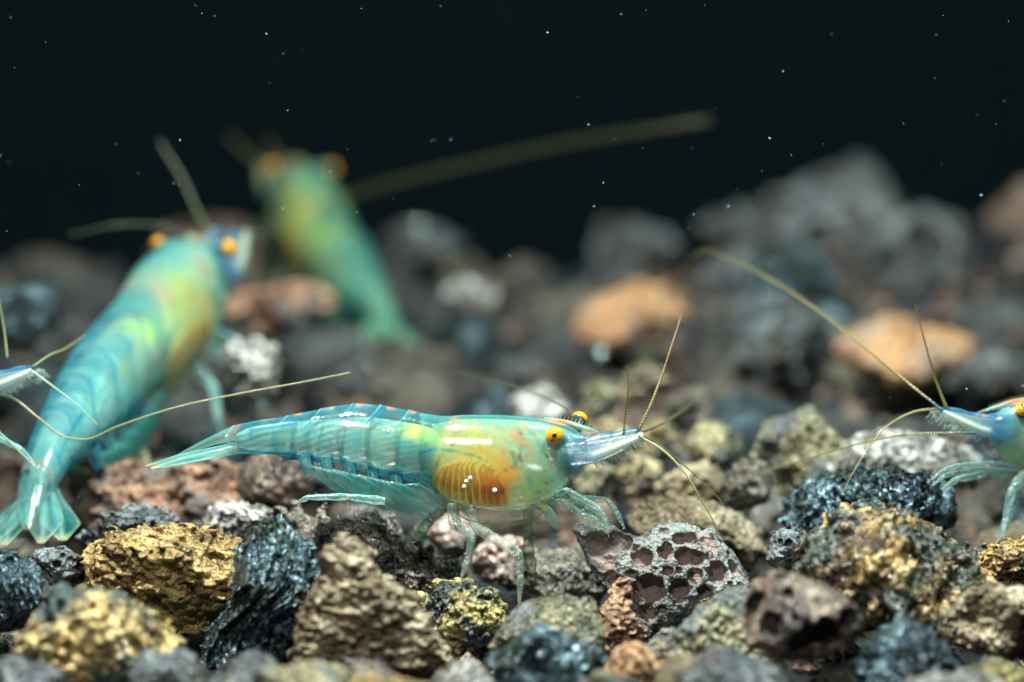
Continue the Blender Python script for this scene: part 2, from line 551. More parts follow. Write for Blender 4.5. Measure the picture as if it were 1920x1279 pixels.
def stone(name, poly, d, thick, N, style, mat, label, seed, bubbles=None, amp=1.0, cuts=4, group=None, nrand=46):
    v, q, tn = stone_field(poly, thick, N, style, seed, bubbles, amp, cuts, nrand)
    k = (DIST + d) / DIST * S
    wv = P(np.asarray(v[:, 0]), v[:, 1], d) + (v[:, 2] * k)[:, None] * FWD
    base = np.array([wv[:, 0].mean(), wv[:, 1].mean(), wv[:, 2].min()])
    o = link_mesh(name, wv - base, q, MS[mat], loc=base, attrs={'tone': tn})
    tag(o, label, 'stone', group)
    o['short'] = re.split(r' (?:under|behind|beside|below|between|tucked|with|leaning|in|at|before|against|above|left|beneath|crossed|topping) ', label)[0]
    STONES.append((base[0], base[1], (wv[:, 0].max() - wv[:, 0].min()) / 2, (wv[:, 1].max() - wv[:, 1].min()) / 2))
    return o


STONES = []
exec_stones = []


def blob(cx, cy, rx, ry, n=9, seed=0, jit=0.14):
    r = random.Random(seed * 7 + 1)
    return [(cx + rx * (1 + r.uniform(-jit, jit)) * math.cos(t), cy + ry * (1 + r.uniform(-jit, jit)) * math.sin(t))
            for t in [2 * math.pi * (i + r.uniform(-.25, .25)) / n for i in range(n)]]


# name, outline, depth, thickness, grid, style, material, label
KEY = [
    ('lava_stone', [(168, 1052), (205, 1005), (300, 978), (390, 983), (450, 1008), (464, 1060), (440, 1125), (408, 1185), (330, 1200), (240, 1170), (185, 1120)], -0.15, 240, 120, 'rough', 'ochre', 'large ochre grainy lava stone leaning on the shiny blue slag shard', 11),
    ('slag_stone', [(2, 1200), (25, 1140), (110, 1103), (200, 1112), (290, 1150), (332, 1200), (322, 1250), (240, 1300), (80, 1310), (5, 1270)], -1.35, 230, 110, 'crumb', 'gold', 'golden knobbly slag lump with dark green base below the ochre stone', 12),
    ('lava_stone', [(40, 1062), (70, 1030), (120, 1025), (160, 1045), (172, 1085), (140, 1112), (75, 1118)], -0.05, 110, 90, 'porous', 'grey', 'small grey honeycombed stone below the tail fan', 13),
    ('slag_stone', [(-40, 1060), (10, 1035), (60, 1060), (105, 1110), (80, 1160), (0, 1180), (-50, 1140)], -0.5, 150, 80, 'streak', 'blue', 'dark shiny slag lump beside the small honeycombed stone', 14),
    ('lava_stone', [(148, 1010), (190, 965), (260, 945), (320, 955), (350, 1000), (320, 1050), (220, 1060), (160, 1045)], 0.55, 170, 80, 'rough', 'grey', 'blue grey rough stone tucked behind the ochre stone', 15),
    ('lava_stone', [(372, 975), (410, 945), (460, 940), (512, 958), (520, 1000), (470, 1025), (400, 1015)], 0.75, 110, 70, 'crumb', 'pale', 'whitish wet lump between the ochre stone and the dark bubbly stone', 16),
    ('lava_stone', [(500, 985), (515, 935), (560, 922), (600, 950), (645, 930), (695, 945), (740, 990), (795, 1020), (862, 1050), (895, 1095), (850, 1130), (700, 1130), (540, 1080)], 0.35, 190, 140, 'jag', 'dark', 'dark brown clinker stone under the swimmerets of the striding shrimp', 17),
    ('slag_shard', [(392, 1235), (402, 1195), (432, 1130), (448, 1045), (480, 1002), (525, 984), (570, 1005), (606, 1050), (632, 1090), (620, 1180), (575, 1245), (470, 1242), (430, 1252)], -0.45, 190, 140, 'streak', 'blue', 'folded metallic blue black slag shard beside the pointed tan stone', 18),
    ('lava_stone', [(552, 1275), (558, 1180), (588, 1110), (612, 1055), (640, 1004), (668, 1002), (702, 1052), (752, 1108), (802, 1160), (832, 1212), (838, 1290), (700, 1310)], -1.0, 220, 140, 'rough', 'tan', 'tall pointed tan stone with a rough grain', 19),
    ('slag_stone', [(775, 1118), (830, 1088), (880, 1085), (930, 1110), (948, 1160), (935, 1215), (880, 1250), (815, 1240), (780, 1180)], -0.3, 150, 110, 'jag', 'green', 'glossy green and gold slag lump under a walking leg', 20),
    ('pebble', [(915, 1215), (945, 1152), (1000, 1120), (1060, 1114), (1112, 1140), (1132, 1180), (1134, 1240), (1090, 1280), (960, 1275)], -0.85, 190, 110, 'smooth', 'olive', 'rounded grey olive pebble under the foot of the front walking leg', 21),
    ('slag_stone', [(900, 1230), (950, 1190), (1020, 1175), (1080, 1190), (1135, 1225), (1140, 1290), (1050, 1320), (930, 1310)], -1.5, 120, 90, 'crumb', 'blue', 'sparkling blue slag lump in front of the rounded olive pebble', 22),
    ('lava_shard', [(1126, 1250), (1130, 1150), (1145, 1110), (1162, 1084), (1180, 1090), (1192, 1140), (1218, 1185), (1205, 1260)], -0.5, 80, 80, 'rough', 'rust', 'slim upright rust brown shard against the honeycombed stone', 23),
    ('lava_stone', [(1230, 1030), (1180, 1000), (1160, 965), (1210, 935), (1290, 945), (1370, 965), (1430, 1000), (1445, 1040), (1350, 1050)], 0.95, 170, 90, 'streak', 'tan', 'layered tan stone behind the honeycombed stone', 24),
    ('lava_stone', [(1435, 1050), (1445, 1000), (1480, 982), (1515, 992), (1530, 1030), (1500, 1070), (1460, 1078)], 0.15, 80, 90, 'porous', 'grey', 'little grey honeycombed stone between the honeycombed and the gilded stone', 25),
    ('slag_stone', [(1440, 1115), (1490, 1040), (1560, 962), (1650, 943), (1725, 955), (1795, 992), (1835, 1040), (1872, 1092), (1845, 1180), (1700, 1215), (1540, 1195)], -0.6, 300, 140, 'jag', 'brown_gold', 'large gilded brown knobbly stone before the shrimp with spread antennae', 26),
    ('slag_stone', [(1440, 960), (1475, 905), (1560, 885), (1650, 890), (1750, 900), (1830, 930), (1840, 990), (1740, 1030), (1560, 1020), (1460, 1000)], 0.45, 200, 120, 'crumb', 'blue', 'dark teal sparkling slag lump behind the gilded brown stone', 27),
    ('lava_stone', [(1365, 1130), (1400, 1080), (1470, 1070), (1540, 1095), (1600, 1130), (1618, 1180), (1580, 1225), (1480, 1250), (1400, 1210)], -1.6, 170, 110, 'porous', 'brown', 'brown hollow lava stone below the gilded brown stone', 28, [(1418, 1140, 30), (1438, 1168, 26), (1500, 1190, 34), (1536, 1178, 34), (1590, 1158, 22), (1478, 1106, 12), (1560, 1200, 20), (1398, 1180, 16)]),
    ('lava_stone', [(1205, 1300), (1250, 1205), (1310, 1140), (1390, 1090), (1440, 1130), (1465, 1250), (1440, 1310)], -0.95, 180, 100, 'fine', 'olive', 'grey green speckled stone leaning on the pink honeycombed stone', 29),
    ('slag_stone', [(1590, 1250), (1640, 1185), (1700, 1160), (1760, 1190), (1810, 1250), (1800, 1310), (1620, 1310)], -1.5, 160, 90, 'crumb', 'blue', 'bluish grey sparkling slag lump below the tan cobble', 30),
    ('lava_stone', [(1772, 1150), (1810, 1110), (1870, 1095), (1950, 1100), (1980, 1170), (1950, 1240), (1850, 1235), (1790, 1190)], -0.9, 190, 90, 'rough', 'tan', 'tan cobble in front of the mossy golden stone', 31),
    ('slag_stone', [(1800, 1060), (1840, 1020), (1900, 1008), (1980, 1015), (2000, 1090), (1920, 1120), (1830, 1110)], 0.0, 170, 100, 'rough', 'brown_gold', 'mossy golden stone under the feet of the shrimp with spread antennae', 32),
    ('lava_stone', blob(1195, 1258, 62, 50, 9, 3), -1.3, 90, 70, 'rough', 'orange', 'small orange stone below the rust brown shard', 33),
    ('pebble', blob(315, 1275, 78, 58, 9, 4), -1.9, 120, 70, 'rough', 'grey', 'plain grey pebble below the golden knobbly lump', 34),
    ('pebble', blob(540, 1300, 140, 52, 10, 5), -1.9, 120, 80, 'fine', 'olive', 'flat olive grey pebble at the foot of the metallic shard', 35),
    ('pebble', blob(868, 1290, 58, 48, 9, 6), -1.7, 80, 60, 'streak', 'pale', 'pale green striped pebble below the pointed tan stone', 36),
    ('pebble', blob(1395, 1285, 115, 72, 10, 7), -2.2, 130, 80, 'rough', 'grey', 'coarse grey pebble in front of the speckled stone', 37),
    ('pebble', blob(40, 1310, 90, 62, 10, 8), -2.0, 120, 70, 'fine', 'grey', 'grey gritty pebble in front of the golden knobbly lump', 38),
    ('pebble', blob(720, 1312, 90, 45, 9, 9), -2.0, 90, 60, 'fine', 'ochre', 'ochre pebble at the foot of the pointed tan stone', 39),
    ('pebble', blob(1860, 1305, 90, 60, 9, 10), -1.6, 110, 70, 'streak', 'green', 'dark green pebble beside the bluish sparkling lump', 40),
    ('pebble', blob(1575, 1300, 75, 45, 9, 11), -1.5, 90, 60, 'rough', 'dark', 'dark gritty pebble below the brown hollow stone', 41),
    # middle ground
    ('lava_slab', [(90, 960), (140, 915), (250, 890), (400, 870), (520, 880), (570, 930), (545, 1000), (400, 1020), (200, 1010)], 1.5, 260, 100, 'rough', 'rust', 'long rusty brown slab under the tail of the striding shrimp', 51),
    ('lava_stone', [(440, 900), (465, 860), (520, 850), (575, 870), (590, 915), (540, 945), (470, 940)], 1.2, 110, 70, 'smooth', 'brown', 'grey pink stone above the rusty slab', 52),
    ('lava_stone', [(95, 890), (120, 820), (190, 795), (260, 815), (290, 870), (250, 930), (140, 930)], 2.0, 170, 80, 'fine', 'olive', 'dark olive stone under the tail of the climbing shrimp', 53),
    ('lava_stone', blob(850, 1000, 70, 42, 9, 14), 1.1, 110, 70, 'crumb', 'wet', 'wet reddish stone behind the hind walking legs', 54),
    ('lava_stone', blob(945, 1055, 75, 50, 9, 15), 0.95, 110, 70, 'crumb', 'wet', 'wet pinkish brown lump behind the foot of the front walking leg', 55),
    ('lava_stone', blob(1060, 1085, 95, 62, 9, 16), 0.65, 130, 80, 'fine', 'dark', 'dark brown clinker stone left of the honeycombed stone', 56),
    ('pebble', blob(690, 975, 55, 35, 8, 17), 1.2, 90, 60, 'smooth', 'grey', 'small blue grey pebble behind the dark bubbly stone', 57),
    ('lava_stone', [(1418, 860), (1430, 800), (1470, 752), (1500, 752), (1560, 800), (1595, 860), (1590, 920), (1500, 935), (1430, 920)], 1.7, 150, 90, 'fine', 'olive', 'grey pyramid shaped stone crossed by a long antenna', 58),
    ('lava_stone', [(1560, 880), (1600, 820), (1680, 805), (1760, 815), (1850, 840), (1880, 890), (1800, 930), (1620, 930)], 1.4, 190, 100, 'crumb', 'pale', 'sparkling whitish brown lump beneath the rostrum of the shrimp with spread antennae', 59),
    ('lava_stone', blob(1128, 752, 42, 40, 8, 40, 0.22), 2.9, 79, 60, 'jag', 'olive', 'jagged olive stone touching the raised feeler of the striding shrimp', 300),
    ('lava_stone', blob(1205, 716, 52, 38, 8, 41, 0.22), 3.1, 98, 60, 'crumb', 'cream', 'cream crumbly stone at the top of the yellowish heap', 301),
    ('lava_stone', blob(1292, 768, 56, 46, 8, 42, 0.22), 2.8, 106, 60, 'jag', 'dark', 'dark jagged stone on the yellowish heap', 302),
    ('lava_stone', blob(1142, 828, 52, 44, 8, 43, 0.22), 2.3, 98, 60, 'crumb', 'cream', 'cream crumbly stone behind the snout of the striding shrimp', 303),
    ('lava_stone', blob(1232, 822, 46, 48, 8, 44, 0.22), 2.4, 87, 60, 'jag', 'gold', 'golden jagged stone in the middle of the yellowish heap', 304),
    ('lava_stone', blob(1345, 838, 62, 48, 8, 45, 0.22), 2.2, 117, 60, 'rough', 'olive', 'olive rough stone next to the grey pyramid shaped stone', 305),
    ('lava_stone', blob(1118, 902, 42, 40, 8, 46, 0.22), 1.7, 79, 60, 'rough', 'olive', 'olive grainy stone behind the feeding claws', 306),
    ('lava_stone', blob(1200, 896, 54, 46, 8, 47, 0.22), 1.8, 102, 60, 'crumb', 'cream', 'cream crumbly stone above the layered tan stone', 307),
    ('lava_stone', blob(1300, 912, 64, 50, 8, 48, 0.22), 1.6, 121, 60, 'jag', 'tan', 'tan jagged stone above the layered tan stone', 308),
    ('lava_stone', blob(1395, 912, 54, 48, 8, 49, 0.22), 1.3, 102, 60, 'jag', 'dark', 'dark jagged stone below the grey pyramid shaped stone', 309),
    ('lava_stone', blob(1010, 775, 60, 48, 9, 18), 3.2, 120, 60, 'smooth', 'pale', 'pale bluish pebble behind the back of the striding shrimp', 61),
    ('lava_stone', [(1575, 660), (1600, 620), (1680, 605), (1760, 620), (1815, 650), (1810, 700), (1720, 730), (1610, 720)], 5.0, 190, 70, 'fine', 'orange', 'orange tan stone behind the shrimp with spread antennae', 62),
    ('lava_stone', [(1050, 620), (1090, 570), (1170, 545), (1250, 550), (1280, 590), (1230, 640), (1120, 660)], 6.0, 170, 70, 'fine', 'orange', 'orange tan slanted stone in the far gravel', 63),
    ('lava_stone', blob(515, 572, 95, 48, 9, 20), 5.0, 160, 60, 'jag', 'rust', 'rust orange stone between the two climbing shrimps', 64),
    ('lava_stone', [(1285, 480), (1310, 420), (1400, 385), (1480, 350), (1560, 310), (1620, 300), (1665, 350), (1690, 410), (1650, 470), (1500, 490), (1380, 500)], 8.6, 260, 90, 'rough', 'grey', 'tall grey crag topping the far gravel bank', 65),
    ('lava_stone', [(1580, 540), (1600, 470), (1650, 410), (1730, 385), (1800, 410), (1830, 480), (1800, 550), (1700, 580), (1620, 575)], 7.8, 220, 90, 'porous', 'grey', 'grey ring shaped stone with two dark holes', 66, [(1735, 445, 46), (1655, 490, 30)]),
    ('lava_stone', [(1830, 480), (1850, 400), (1910, 355), (1990, 360), (2030, 440), (1990, 520), (1880, 530)], 9.0, 220, 60, 'fine', 'brown', 'brown stone beside the grey ring shaped stone', 67),
    ('lava_stone', [(1280, 640), (1310, 580), (1400, 560), (1520, 580), (1600, 620), (1600, 690), (1450, 720), (1320, 710)], 5.6, 240, 80, 'rough', 'grey', 'broad grey stone below the far crag', 68),
    ('lava_stone', blob(1370, 520, 70, 55, 8, 60, 0.22), 8.0, 119, 56, 'jag', 'grey', 'blue grey jagged stone at the left foot of the far crag', 330),
    ('lava_stone', blob(1420, 600, 70, 45, 8, 61, 0.22), 6.9, 119, 56, 'porous', 'grey', 'blue grey pitted stone under the far crag', 331),
    ('lava_stone', blob(1690, 630, 60, 36, 8, 62, 0.22), 6.4, 102, 56, 'jag', 'dark', 'blackish jagged stone under the ring shaped stone', 332),
    ('lava_stone', blob(1870, 600, 80, 60, 8, 63, 0.22), 6.8, 136, 56, 'porous', 'grey', 'blue grey pitted stone beside the ring shaped stone', 333),
    ('lava_stone', blob(1850, 700, 75, 45, 8, 64, 0.22), 4.8, 127, 56, 'jag', 'grey', 'blue grey jagged stone beside the orange tan stone', 334),
    ('lava_stone', blob(1560, 610, 62, 40, 8, 65, 0.22), 6.6, 105, 56, 'jag', 'blue', 'blue black jagged stone between the ring stone and the broad grey stone', 335),
    ('lava_stone', blob(1180, 470, 90, 50, 8, 66, 0.22), 9.0, 153, 56, 'jag', 'grey', 'blue grey jagged stone alone left of the far crag', 336),
    ('lava_stone', blob(780, 470, 80, 50, 8, 67, 0.22), 8.6, 136, 56, 'jag', 'grey', 'blue grey jagged stone behind the far green shrimp', 337),
    ('slag_stone', blob(1490, 520, 95, 60, 9, 21), 7.4, 160, 60, 'crumb', 'blue', 'dark blue slag lump below the far crag', 69),
    ('slag_stone', blob(40, 590, 85, 58, 9, 22), 3.6, 150, 60, 'crumb', 'blue', 'dark blue sparkling slag lump behind the climbing shrimp', 70),
    ('pebble', blob(880, 560, 60, 34, 9, 23), 6.0, 100, 50, 'smooth', 'pale', 'white pebble beside the tail of the far green shrimp', 71),
    ('pebble', blob(470, 690, 60, 62, 9, 24), 2.6, 120, 60, 'jag', 'pale', 'white speckled lump under the chin of the climbing shrimp', 72),
]


def build_key_stones():
    for k in KEY:
        name, poly, d, th, N, style, mat, label, seed = k[:9]
        stone(name, poly, d, th, N, style, mat, label, seed, bubbles=(list(k[9]) if len(k) > 9 else None), cuts=1 if style == 'streak' else 4)
    # the star of the stones: grey face full of pinkish vesicles
    poly = [(1080, 992), (1130, 984), (1200, 1000), (1230, 978), (1290, 985), (1348, 990), (1400, 1028), (1420, 1068), (1436, 1080), (1400, 1115), (1335, 1150), (1262, 1190), (1215, 1192), (1178, 1142), (1128, 1102), (1102, 1060)]
    bub = [(1122, 1022, 34), (1160, 1015, 30), (1135, 1048, 28), (1190, 1027, 12), (1203, 1047, 25), (1246, 1033, 18), (1213, 1000, 11), (1229, 985, 8), (1245, 996, 9), (1272, 1009, 15), (1292, 1010, 14),
           (1280, 1043, 20), (1302, 1046, 19), (1328, 1013, 25), (1352, 1018, 14), (1250, 1069, 14), (1271, 1067, 7), (1300, 1077, 18), (1216, 1101, 33), (1272, 1101, 23),
           (1318, 1108, 16), (1345, 1072, 28), (1376, 1070, 24), (1412, 1056, 15), (1148, 1086, 22), (1215, 1148, 22), (1330, 1040, 7), (1276, 1122, 10), (1390, 1022, 8), (1185, 1075, 9), (1240, 1140, 8), (1365, 1040, 6), (1388, 1098, 10)]
    stone('lava_stone', poly, 0.12, 120, 190, 'porous', 'pink', 'grey honeycombed stone with pinkish hollows under the feeding claws', 80, bubbles=[(x, y, r * (0.90 if r > 10 else 1.0)) for x, y, r in bub], cuts=1, nrand=14)


build_key_stones()


# ------------------------------------------------------------------ loose gravel in the rest of the bed
def build_gravel():
    LAND = []
    for ob in COL.objects:
        if ob.get('category') == 'stone':
            LAND.append((ob['short'], ob.location.x, ob.location.y))
            del ob['short']
    names = [q[0] for q in LAND]
    LAND = [q for q in LAND if names.count(q[0]) == 1]
    rng = random.Random(5)
    protos = []
    for i, (st, mt) in enumerate([('rough', 'grey'), ('jag', 'grey'), ('crumb', 'grey'), ('porous', 'grey'), ('fine', 'grey'), ('jag', 'dark'), ('crumb', 'olive'), ('streak', 'blue')]):
        poly = blob(0, 0, 100, 78, 8, 100 + i, 0.28)
        v, q, tn = stone_field(poly, 150, 46, st, 200 + i, None, 1.0, 5)
        v = v[:, [0, 2, 1]] * (1, 1, -1) / 100.0
        o = link_mesh('pebble', v, q, MS['grey'], attrs={'tone': tn})
        me = o.data
        me.materials[0] = MS['grey']
        protos.append(me)
        bpy.data.objects.remove(o)
    words = {'grey': 'grey', 'dark': 'blackish brown', 'olive': 'olive', 'rust': 'reddish brown', 'blue': 'blue black', 'brown': 'brown', 'pale': 'whitish', 'tan': 'tan', 'orange': 'orange', 'gold': 'golden'}
    pool_far = ['grey'] * 10 + ['dark'] * 6 + ['blue'] * 5 + ['olive'] * 2 + ['brown'] * 2
    pool = ['grey'] * 9 + ['dark'] * 6 + ['olive'] * 4 + ['rust'] * 2 + ['blue'] * 5 + ['brown'] * 4 + ['pale'] * 2 + ['tan'] * 2 + ['gold']
    placed = []
    tries = 0
    while tries < 16000 and len(placed) < 292:
        tries += 1
        y = rng.uniform(-2.9, 11.3)
        half = 2.9 * (1 + (y + 0.0) / 25) + 0.5
        x = rng.uniform(-half, half)
        r = rng.choice([0.12, 0.15, 0.18, 0.22, 0.27, 0.33]) * (1.0 if y < 3.5 else 1.2)
        if y < 0.4: r = min(r, 0.2)
        if any((abs(x - a) < b + r * 0.55) and (abs(y - c) < e + r * 0.55) for a, c, b, e in STONES) and y < 5: continue
        zz = float(ground_z(np.float64(x), np.float64(y))) + r * 1.5
        rel = np.array([x, y, zz]) - CAM
        q = rel @ FWD
        ppx, ppy = 960 + rel[0] / (S * q / DIST), 639.5 - (rel @ UP) / (S * q / DIST)
        if ppy < np.interp(ppx, [0, 500, 1150, 1250, 1300, 1920], [345, 365, 380, 450, 545, 545]): continue
        if any(math.hypot(x - a, y - b) < (r + c) * 0.80 for a, b, c in placed): continue
        placed.append((x, y, r))
    for (x, y, r) in placed:
        mt = rng.choice(pool if y < 3.5 else pool_far)
        pi = rng.randrange(len(protos))
        o = bpy.data.objects.new('pebble', protos[pi])
        COL.objects.link(o)
        z = float(ground_z(np.float64(x), np.float64(y))) + r * (rng.uniform(0.3, 0.75) if y > 1 else 0.5)
        o.location = (x, y, z)
        o.rotation_euler = (rng.uniform(-.5, .5), rng.uniform(-.5, .5), rng.uniform(0, 6.28))
        s = r * rng.uniform(0.95, 1.15)
        o.scale = (s * rng.uniform(.9, 1.2), s * rng.uniform(.9, 1.2), s * rng.uniform(.75, 1.15))
        o.material_slots[0].link = 'OBJECT'
        o.material_slots[0].material = MS[mt]
        size = 'small' if r < 0.17 else ('medium' if r < 0.27 else 'large')
        lm = min(LAND, key=lambda q: math.hypot(q[1] - x, q[2] - y))
        where = ['rough', 'jagged', 'knobbly', 'pitted', 'gritty', 'craggy', 'crumbly', 'ridged'][pi]
        tag(o, f'{size} {words[mt]} {where} pebble beside the {lm[0]}', 'pebble', 'loose lava gravel')
    # fine grit between the stones: too small and too many to count
    g = np.random.default_rng(9)
    n = 2600
    ys = g.uniform(-2.9, 9, n)
    xs = g.uniform(-1, 1, n) * (3.3 + ys * 0.11)
    rr = g.uniform(0.02, 0.075, n)
    base = np.array([[1, 0, 0], [-1, 0, 0], [0, 1, 0], [0, -1, 0], [0, 0, 1], [0, 0, -1]], float)
    tri = np.array([[0, 2, 4], [2, 1, 4], [1, 3, 4], [3, 0, 4], [2, 0, 5], [1, 2, 5], [3, 1, 5], [0, 3, 5]])
    V = base[None] * rr[:, None, None] * g.uniform(0.6, 1.4, (n, 6, 3))
    V += np.stack([xs, ys, ground_z(xs, ys) + rr * 0.4], -1)[:, None]
    keep = ~((np.abs(xs + 1.55) < 0.25) & (np.abs(ys + 0.3) < 0.9))
    V = V[keep]
    F = (tri[None] + (np.arange(len(V)) * 6)[:, None, None]).reshape(-1, 3)
    tn = np.repeat(np.stack([np.zeros(len(V)), g.random(len(V)), np.zeros(len(V)), np.ones(len(V))], -1), 6, 0)
    o = link_mesh('gravel_grit', V.reshape(-1, 3), F, MS['brown'], attrs={'tone': tn}, smooth=False)
    tag(o, 'fine dark grit lying between the stones', 'grit', kind='stuff')


build_gravel()

# ------------------------------------------------------------------ shrimps
M_SHELL = tissue_mat('clear_shell', 0.45, 0.14, 0.30, 0.12, 50)
M_FLESH = tissue_mat('milky_flesh', 0.55, 0.3, 0.0, 0.25, 35, sss=0.03, thin=False)
M_LIMB = tissue_mat('clear_limb', 0.5, 0.16, 0.25, 0.25, 80)


def eye_mat():
    m, nt = new_mat('amber_eye')
    L = nt.links.new
    out = nd(nt, 'ShaderNodeOutputMaterial')
    pr = nd(nt, 'ShaderNodeBsdfPrincipled', Roughness=0.08)
    pr.inputs['Coat Weight'].default_value = 0.6
    at = nd(nt, 'ShaderNodeAttribute', attribute_name='pig')
    L(at.outputs['Color'], pr.inputs['Base Color'])
    pr.inputs['Subsurface Weight'].default_value = 0.2
    pr.inputs['Subsurface Radius'].default_value = (0.02, 0.012, 0.004)
    L(pr.outputs[0], out.inputs[0])
    return m


M_EYE = eye_mat()
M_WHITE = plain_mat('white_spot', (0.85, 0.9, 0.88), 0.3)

CU = [150, 275, 440, 525, 590, 650, 720, 780, 830, 900, 1000, 1060, 1130, 1200, 1300]
CZ = [880, 872, 826, 818, 814, 812, 820, 832, 845, 862, 862, 845, 826, 812, 800]


def zc(u): return np.interp(u, CU, CZ)


TOPU = [430, 480, 525, 560, 590, 620, 650, 680, 720, 760, 800, 830, 870, 930, 1000, 1050, 1080, 1112]
TOPZ = [800, 789, 782, 775, 769, 763, 758, 757, 761, 768, 776, 780, 778, 778, 783, 791, 802, 822]
BOTU = [430, 480, 530, 560, 620, 660, 700, 750, 790, 810, 830, 870, 930, 1000, 1035, 1060, 1082, 1112]
BOTZ = [848, 852, 853, 858, 864, 872, 882, 893, 903, 920, 936, 951, 958, 950, 934, 914, 888, 862]
HWU = [430, 525, 590, 650, 720, 780, 830, 880, 940, 1000, 1050, 1080, 1112]
HWV = [24, 33, 41, 48, 52, 53, 54, 58, 60, 54, 43, 35, 22]


def smooth_interp(u, xs, ys):
    """monotone-ish cubic through the profile points"""
    xs, ys = np.asarray(xs, float), np.asarray(ys, float)
    m = np.gradient(ys, xs)
    u = np.clip(np.asarray(u, float), xs[0], xs[-1])
    i = np.clip(np.searchsorted(xs, u) - 1, 0, len(xs) - 2)
    h = xs[i + 1] - xs[i]
    t = (u - xs[i]) / h
    return ((2 * t**3 - 3 * t**2 + 1) * ys[i] + (t**3 - 2 * t**2 + t) * h * m[i] + (-2 * t**3 + 3 * t**2) * ys[i + 1] + (t**3 - t**2) * h * m[i + 1])


def ztop(u): return smooth_interp(u, TOPU, TOPZ)
def zbot(u): return smooth_interp(u, BOTU, BOTZ)
def hwid(u): return smooth_interp(u, HWU, HWV)


class Spine:
    """carries a shrimp drawn in profile (u along, py height, v sideways) to its place and pose"""
    def __init__(self, ctrl=None, up=None, k=1.0):
        self.k = k
        if ctrl is None:
            self.flat = True
            return
        self.flat = False
        self.u = np.array([c[0] for c in ctrl], float)
        self.pts = np.array([P(c[1], c[2], c[3]) for c in ctrl])
        self.up = np.asarray(up, float)

    def org(self, u):
        lo, hi = self.u[0], self.u[-1]
        c = np.stack([smooth_interp(u, self.u, self.pts[:, i]) for i in range(3)], -1)
        # straight on beyond the ends
        e = 1.0
        g0 = np.array([smooth_interp(lo + e, self.u, self.pts[:, i]) - self.pts[0, i] for i in range(3)]) / e
        g1 = np.array([self.pts[-1, i] - smooth_interp(hi - e, self.u, self.pts[:, i]) for i in range(3)]) / e
        u = np.asarray(u, float)
        return c + np.minimum(u - lo, 0)[..., None] * g0 + np.maximum(u - hi, 0)[..., None] * g1

    def __call__(self, q):
        q = np.asarray(q, float)
        if self.flat:
            return P(q[:, 0], q[:, 1], 0) - (q[:, 2] * S)[:, None] * FWD
        u = q[:, 0]
        o = self.org(u)
        T = self.org(u + 2) - self.org(u - 2)
        T /= np.linalg.norm(T, axis=1)[:, None]
        U = self.up - T * (T @ self.up)[:, None]
        U /= np.linalg.norm(U, axis=1)[:, None]
        Sd = np.cross(T, U)
        kk = self.k * S
        return o + Sd * (q[:, 2] * kk)[:, None] + U * ((zc(u) - q[:, 1]) * kk)[:, None]


def grid_faces(n, m, wrap=True):
    i, j = np.meshgrid(np.arange(n - 1), np.arange(m if wrap else m - 1), indexing='ij')
    j2 = (j + 1) % m
    return np.stack([i * m + j, i * m + j2, (i + 1) * m + j2, (i + 1) * m + j], -1).reshape(-1, 4)


def tube(pts, ra, rb=None, side=(0, 0, 1), n=10, steps=None, ring=0.0, ringn=0):
    """swept tube in profile space; ra half width along 'side', rb half thickness across it"""
    pts = np.asarray(pts, float)
    d = np.r_[0, np.cumsum(np.linalg.norm(np.diff(pts, axis=0), axis=1))]
    d /= d[-1]
    st = steps or max(12, 8 * len(pts))
    t = np.linspace(0, 1, st)
    C = np.stack([smooth_interp(t, d, pts[:, i]) for i in range(3)], -1)
    ra = np.interp(t, np.linspace(0, 1, len(ra)), ra) if np.ndim(ra) else np.full(st, float(ra))
    rb = ra if rb is None else (np.interp(t, np.linspace(0, 1, len(rb)), rb) if np.ndim(rb) else np.full(st, float(rb)))
    if ringn:
        mod = 1 + ring * np.where(np.arange(st) % 3 == 0, 1.0, -0.5)
        ra, rb = ra * mod, rb * mod
    T = np.gradient(C, axis=0)
    T /= np.linalg.norm(T, axis=1)[:, None] + 1e-9
    sd = np.asarray(side, float)[None] - T * (T @ np.asarray(side, float))[:, None]
    sd /= np.linalg.norm(sd, axis=1)[:, None] + 1e-9
    nn = np.cross(T, sd)
    th = np.linspace(0, 2 * np.pi, n, endpoint=False)
    V = C[:, None] + sd[:, None] * (np.cos(th)[None, :, None] * ra[:, None, None]) + nn[:, None] * (np.sin(th)[None, :, None] * rb[:, None, None])
    return V.reshape(-1, 3), grid_faces(st, n), np.repeat(t, n), np.tile(th, st)


def rgba(n, c, a):
    o = np.empty((n, 4))
    o[:, :3] = c
    o[:, 3] = a
    return o


def blend(cols, w_, c, a=None):
    w_ = np.clip(w_, 0, 1)[:, None]
    cols[:, :3] = cols[:, :3] * (1 - w_) + np.asarray(c) * w_
    if a is not None: cols[:, 3] = cols[:, 3] * (1 - w_[:, 0]) + a * w_[:, 0]


def gauss(px, py, cx, cy, rx, ry, ang=0.0):
    ca, sa = math.cos(ang), math.sin(ang)
    dx, dy = px - cx, py - cy
    a, b = (dx * ca + dy * sa) / rx, (-dx * sa + dy * ca) / ry
    return np.exp(-(a * a + b * b))


def wav(px, py, seed, sc):
    r = np.random.default_rng(seed)
    o = 0
    for i in range(6):
        kx, ky, ph = r.normal(0, 1 / sc), r.normal(0, 1 / sc), r.uniform(0, 6.28)
        o = o + np.sin(px * kx + py * ky + ph)
    return o / 2.4


TEAL = lin(96, 200, 200)
MILK = lin(170, 220, 206)
BLUE = lin(10, 112, 160)
DBLUE = lin(20, 92, 118)
ORNG = lin(226, 140, 70)
YGRN = lin(188, 206, 96)
OCHR = lin(200, 146, 24)
PALEG = lin(172, 198, 164)


